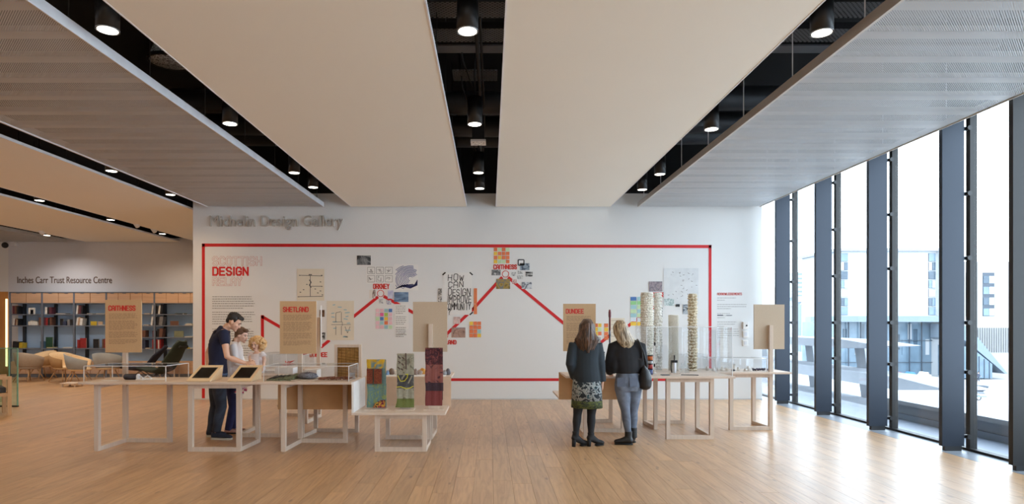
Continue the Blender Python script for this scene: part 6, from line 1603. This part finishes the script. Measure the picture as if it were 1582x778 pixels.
# black shoulder bag
Yb = 8.30
def qb(a, b, y=Yb): return px(a, b, y)
t = thing('shoulder_bag', 'black slouchy shoulder bag on the hip of the blonde woman', 'bag', qb(996, 598))
mb = MB(); mb.tube([qb(994, 566), qb(996, 574), qb(997, 586), qb(996.5, 596)], [(.03, .04), (.07, .06), (.09, .065), (.085, .06)], 16, ref=(1, 0, 0), ends=True)
remesh(mb, 'bag_body', mat('black_bag_leather', (20, 20, 22), .35, var=.1, scale=8), t, .009, 2)
MB().tube([qb(989, 572), qb(993, 556, Yb-.02), qb(992, 540, Yb-.04), qb(985, 527, Yb-.01), qb(984, 525, Yb+.07)], .010, 8).build('strap', M_blackpl, t)
MB().tube([qb(1000, 574), qb(998, 558, Yb-.01), qb(994, 542, Yb-.045), qb(987, 527, Yb-.02), qb(985, 524, Yb+.07)], .009, 8).build('strap', M_blackpl, t)

# two walkers far down on the square
def walker(pxx, Y, label, top, legs, d):
    x = px(pxx, 0, Y).x; z = -8.6; t = thing('person', label, 'person', (x, Y, z))
    V = lambda a, b, c: Vector((x+a*d, Y+b, z+c))
    mb = MB(); torso(mb, V(0, 0, .95), V(.03, 0, 1.3), V(.05, 0, 1.46), (0, 1, 0))
    mb.tube([V(.05, 0, 1.44), V(.06, 0, 1.58)], .055, 10); mb.ball(V(.07, 0, 1.64), (.095, .08, .12), 12)
    L = [(V(.02, .09, .9), V(.2, .09, .5), V(.3, .09, .08)), (V(0, -.09, .9), V(.02, -.09, .48), V(-.28, -.09, .12))]
    for h, k, a in L:
        leg_body(mb, h, k, a); mb.tube([a, a+Vector((.17*d, 0, -.05))], [.04, .035], 8, ends=True)
    A = [(V(.04, .2, 1.4), V(-.1, .24, 1.15), V(.02, .24, .95)), (V(.04, -.2, 1.4), V(.1, -.24, 1.15), V(.28, -.24, 1.0))]
    for a in A: arm_body(mb, *a); hand(mb, a[2], (a[2]-a[1]), (0, 1, 0), 1, .5)
    remesh(mb, 'body', M_skin, t, .02, 2)
    mb = MB(); torso(mb, V(0, 0, .95), V(.03, 0, 1.3), V(.05, 0, 1.46), (0, 1, 0), .03, top_=False)
    for a in A: mb.tube([a[0], a[1], a[1]+(a[2]-a[1])*.8], [.07, .06, .045], 10)
    remesh(mb, 'coat', mat(*top, .9), t, .02, 2)
    mb = MB()
    for h, k, a in L: mb.tube([h+Vector((0, 0, .05)), k, a], [.105, .075, .06], 10)
    remesh(mb, 'trousers', mat(*legs, .9), t, .02, 2)
    MB().ball(V(.055, 0, 1.67), (.1, .088, .11), 12).build('hair', mat('black_hair', (34, 28, 26), .6), t)
walker(1511, 113.5-6, 'tiny dark-clothed person walking on the square outside the last pane', ('slate_coat', (70, 76, 90)), ('slate_trousers', (60, 64, 74)), 1)
walker(1436, 104, 'tiny pale-coated person on the square outside the middle panes', ('pale_coat', (196, 198, 202)), ('grey_trousers', (130, 134, 142)), -1)

for o in bpy.data.objects:
    if o.parent and o.name.split('.')[0] in ('paragraph', 'blue_mark', 'mark', 'mast_detail', 'drawn_line', 'pen_line', 'cell', 'handwriting', 'leaf_pattern', 'yellow_outline', 'pale_stroke', 'logo'):
        o['kind'] = 'stuff'
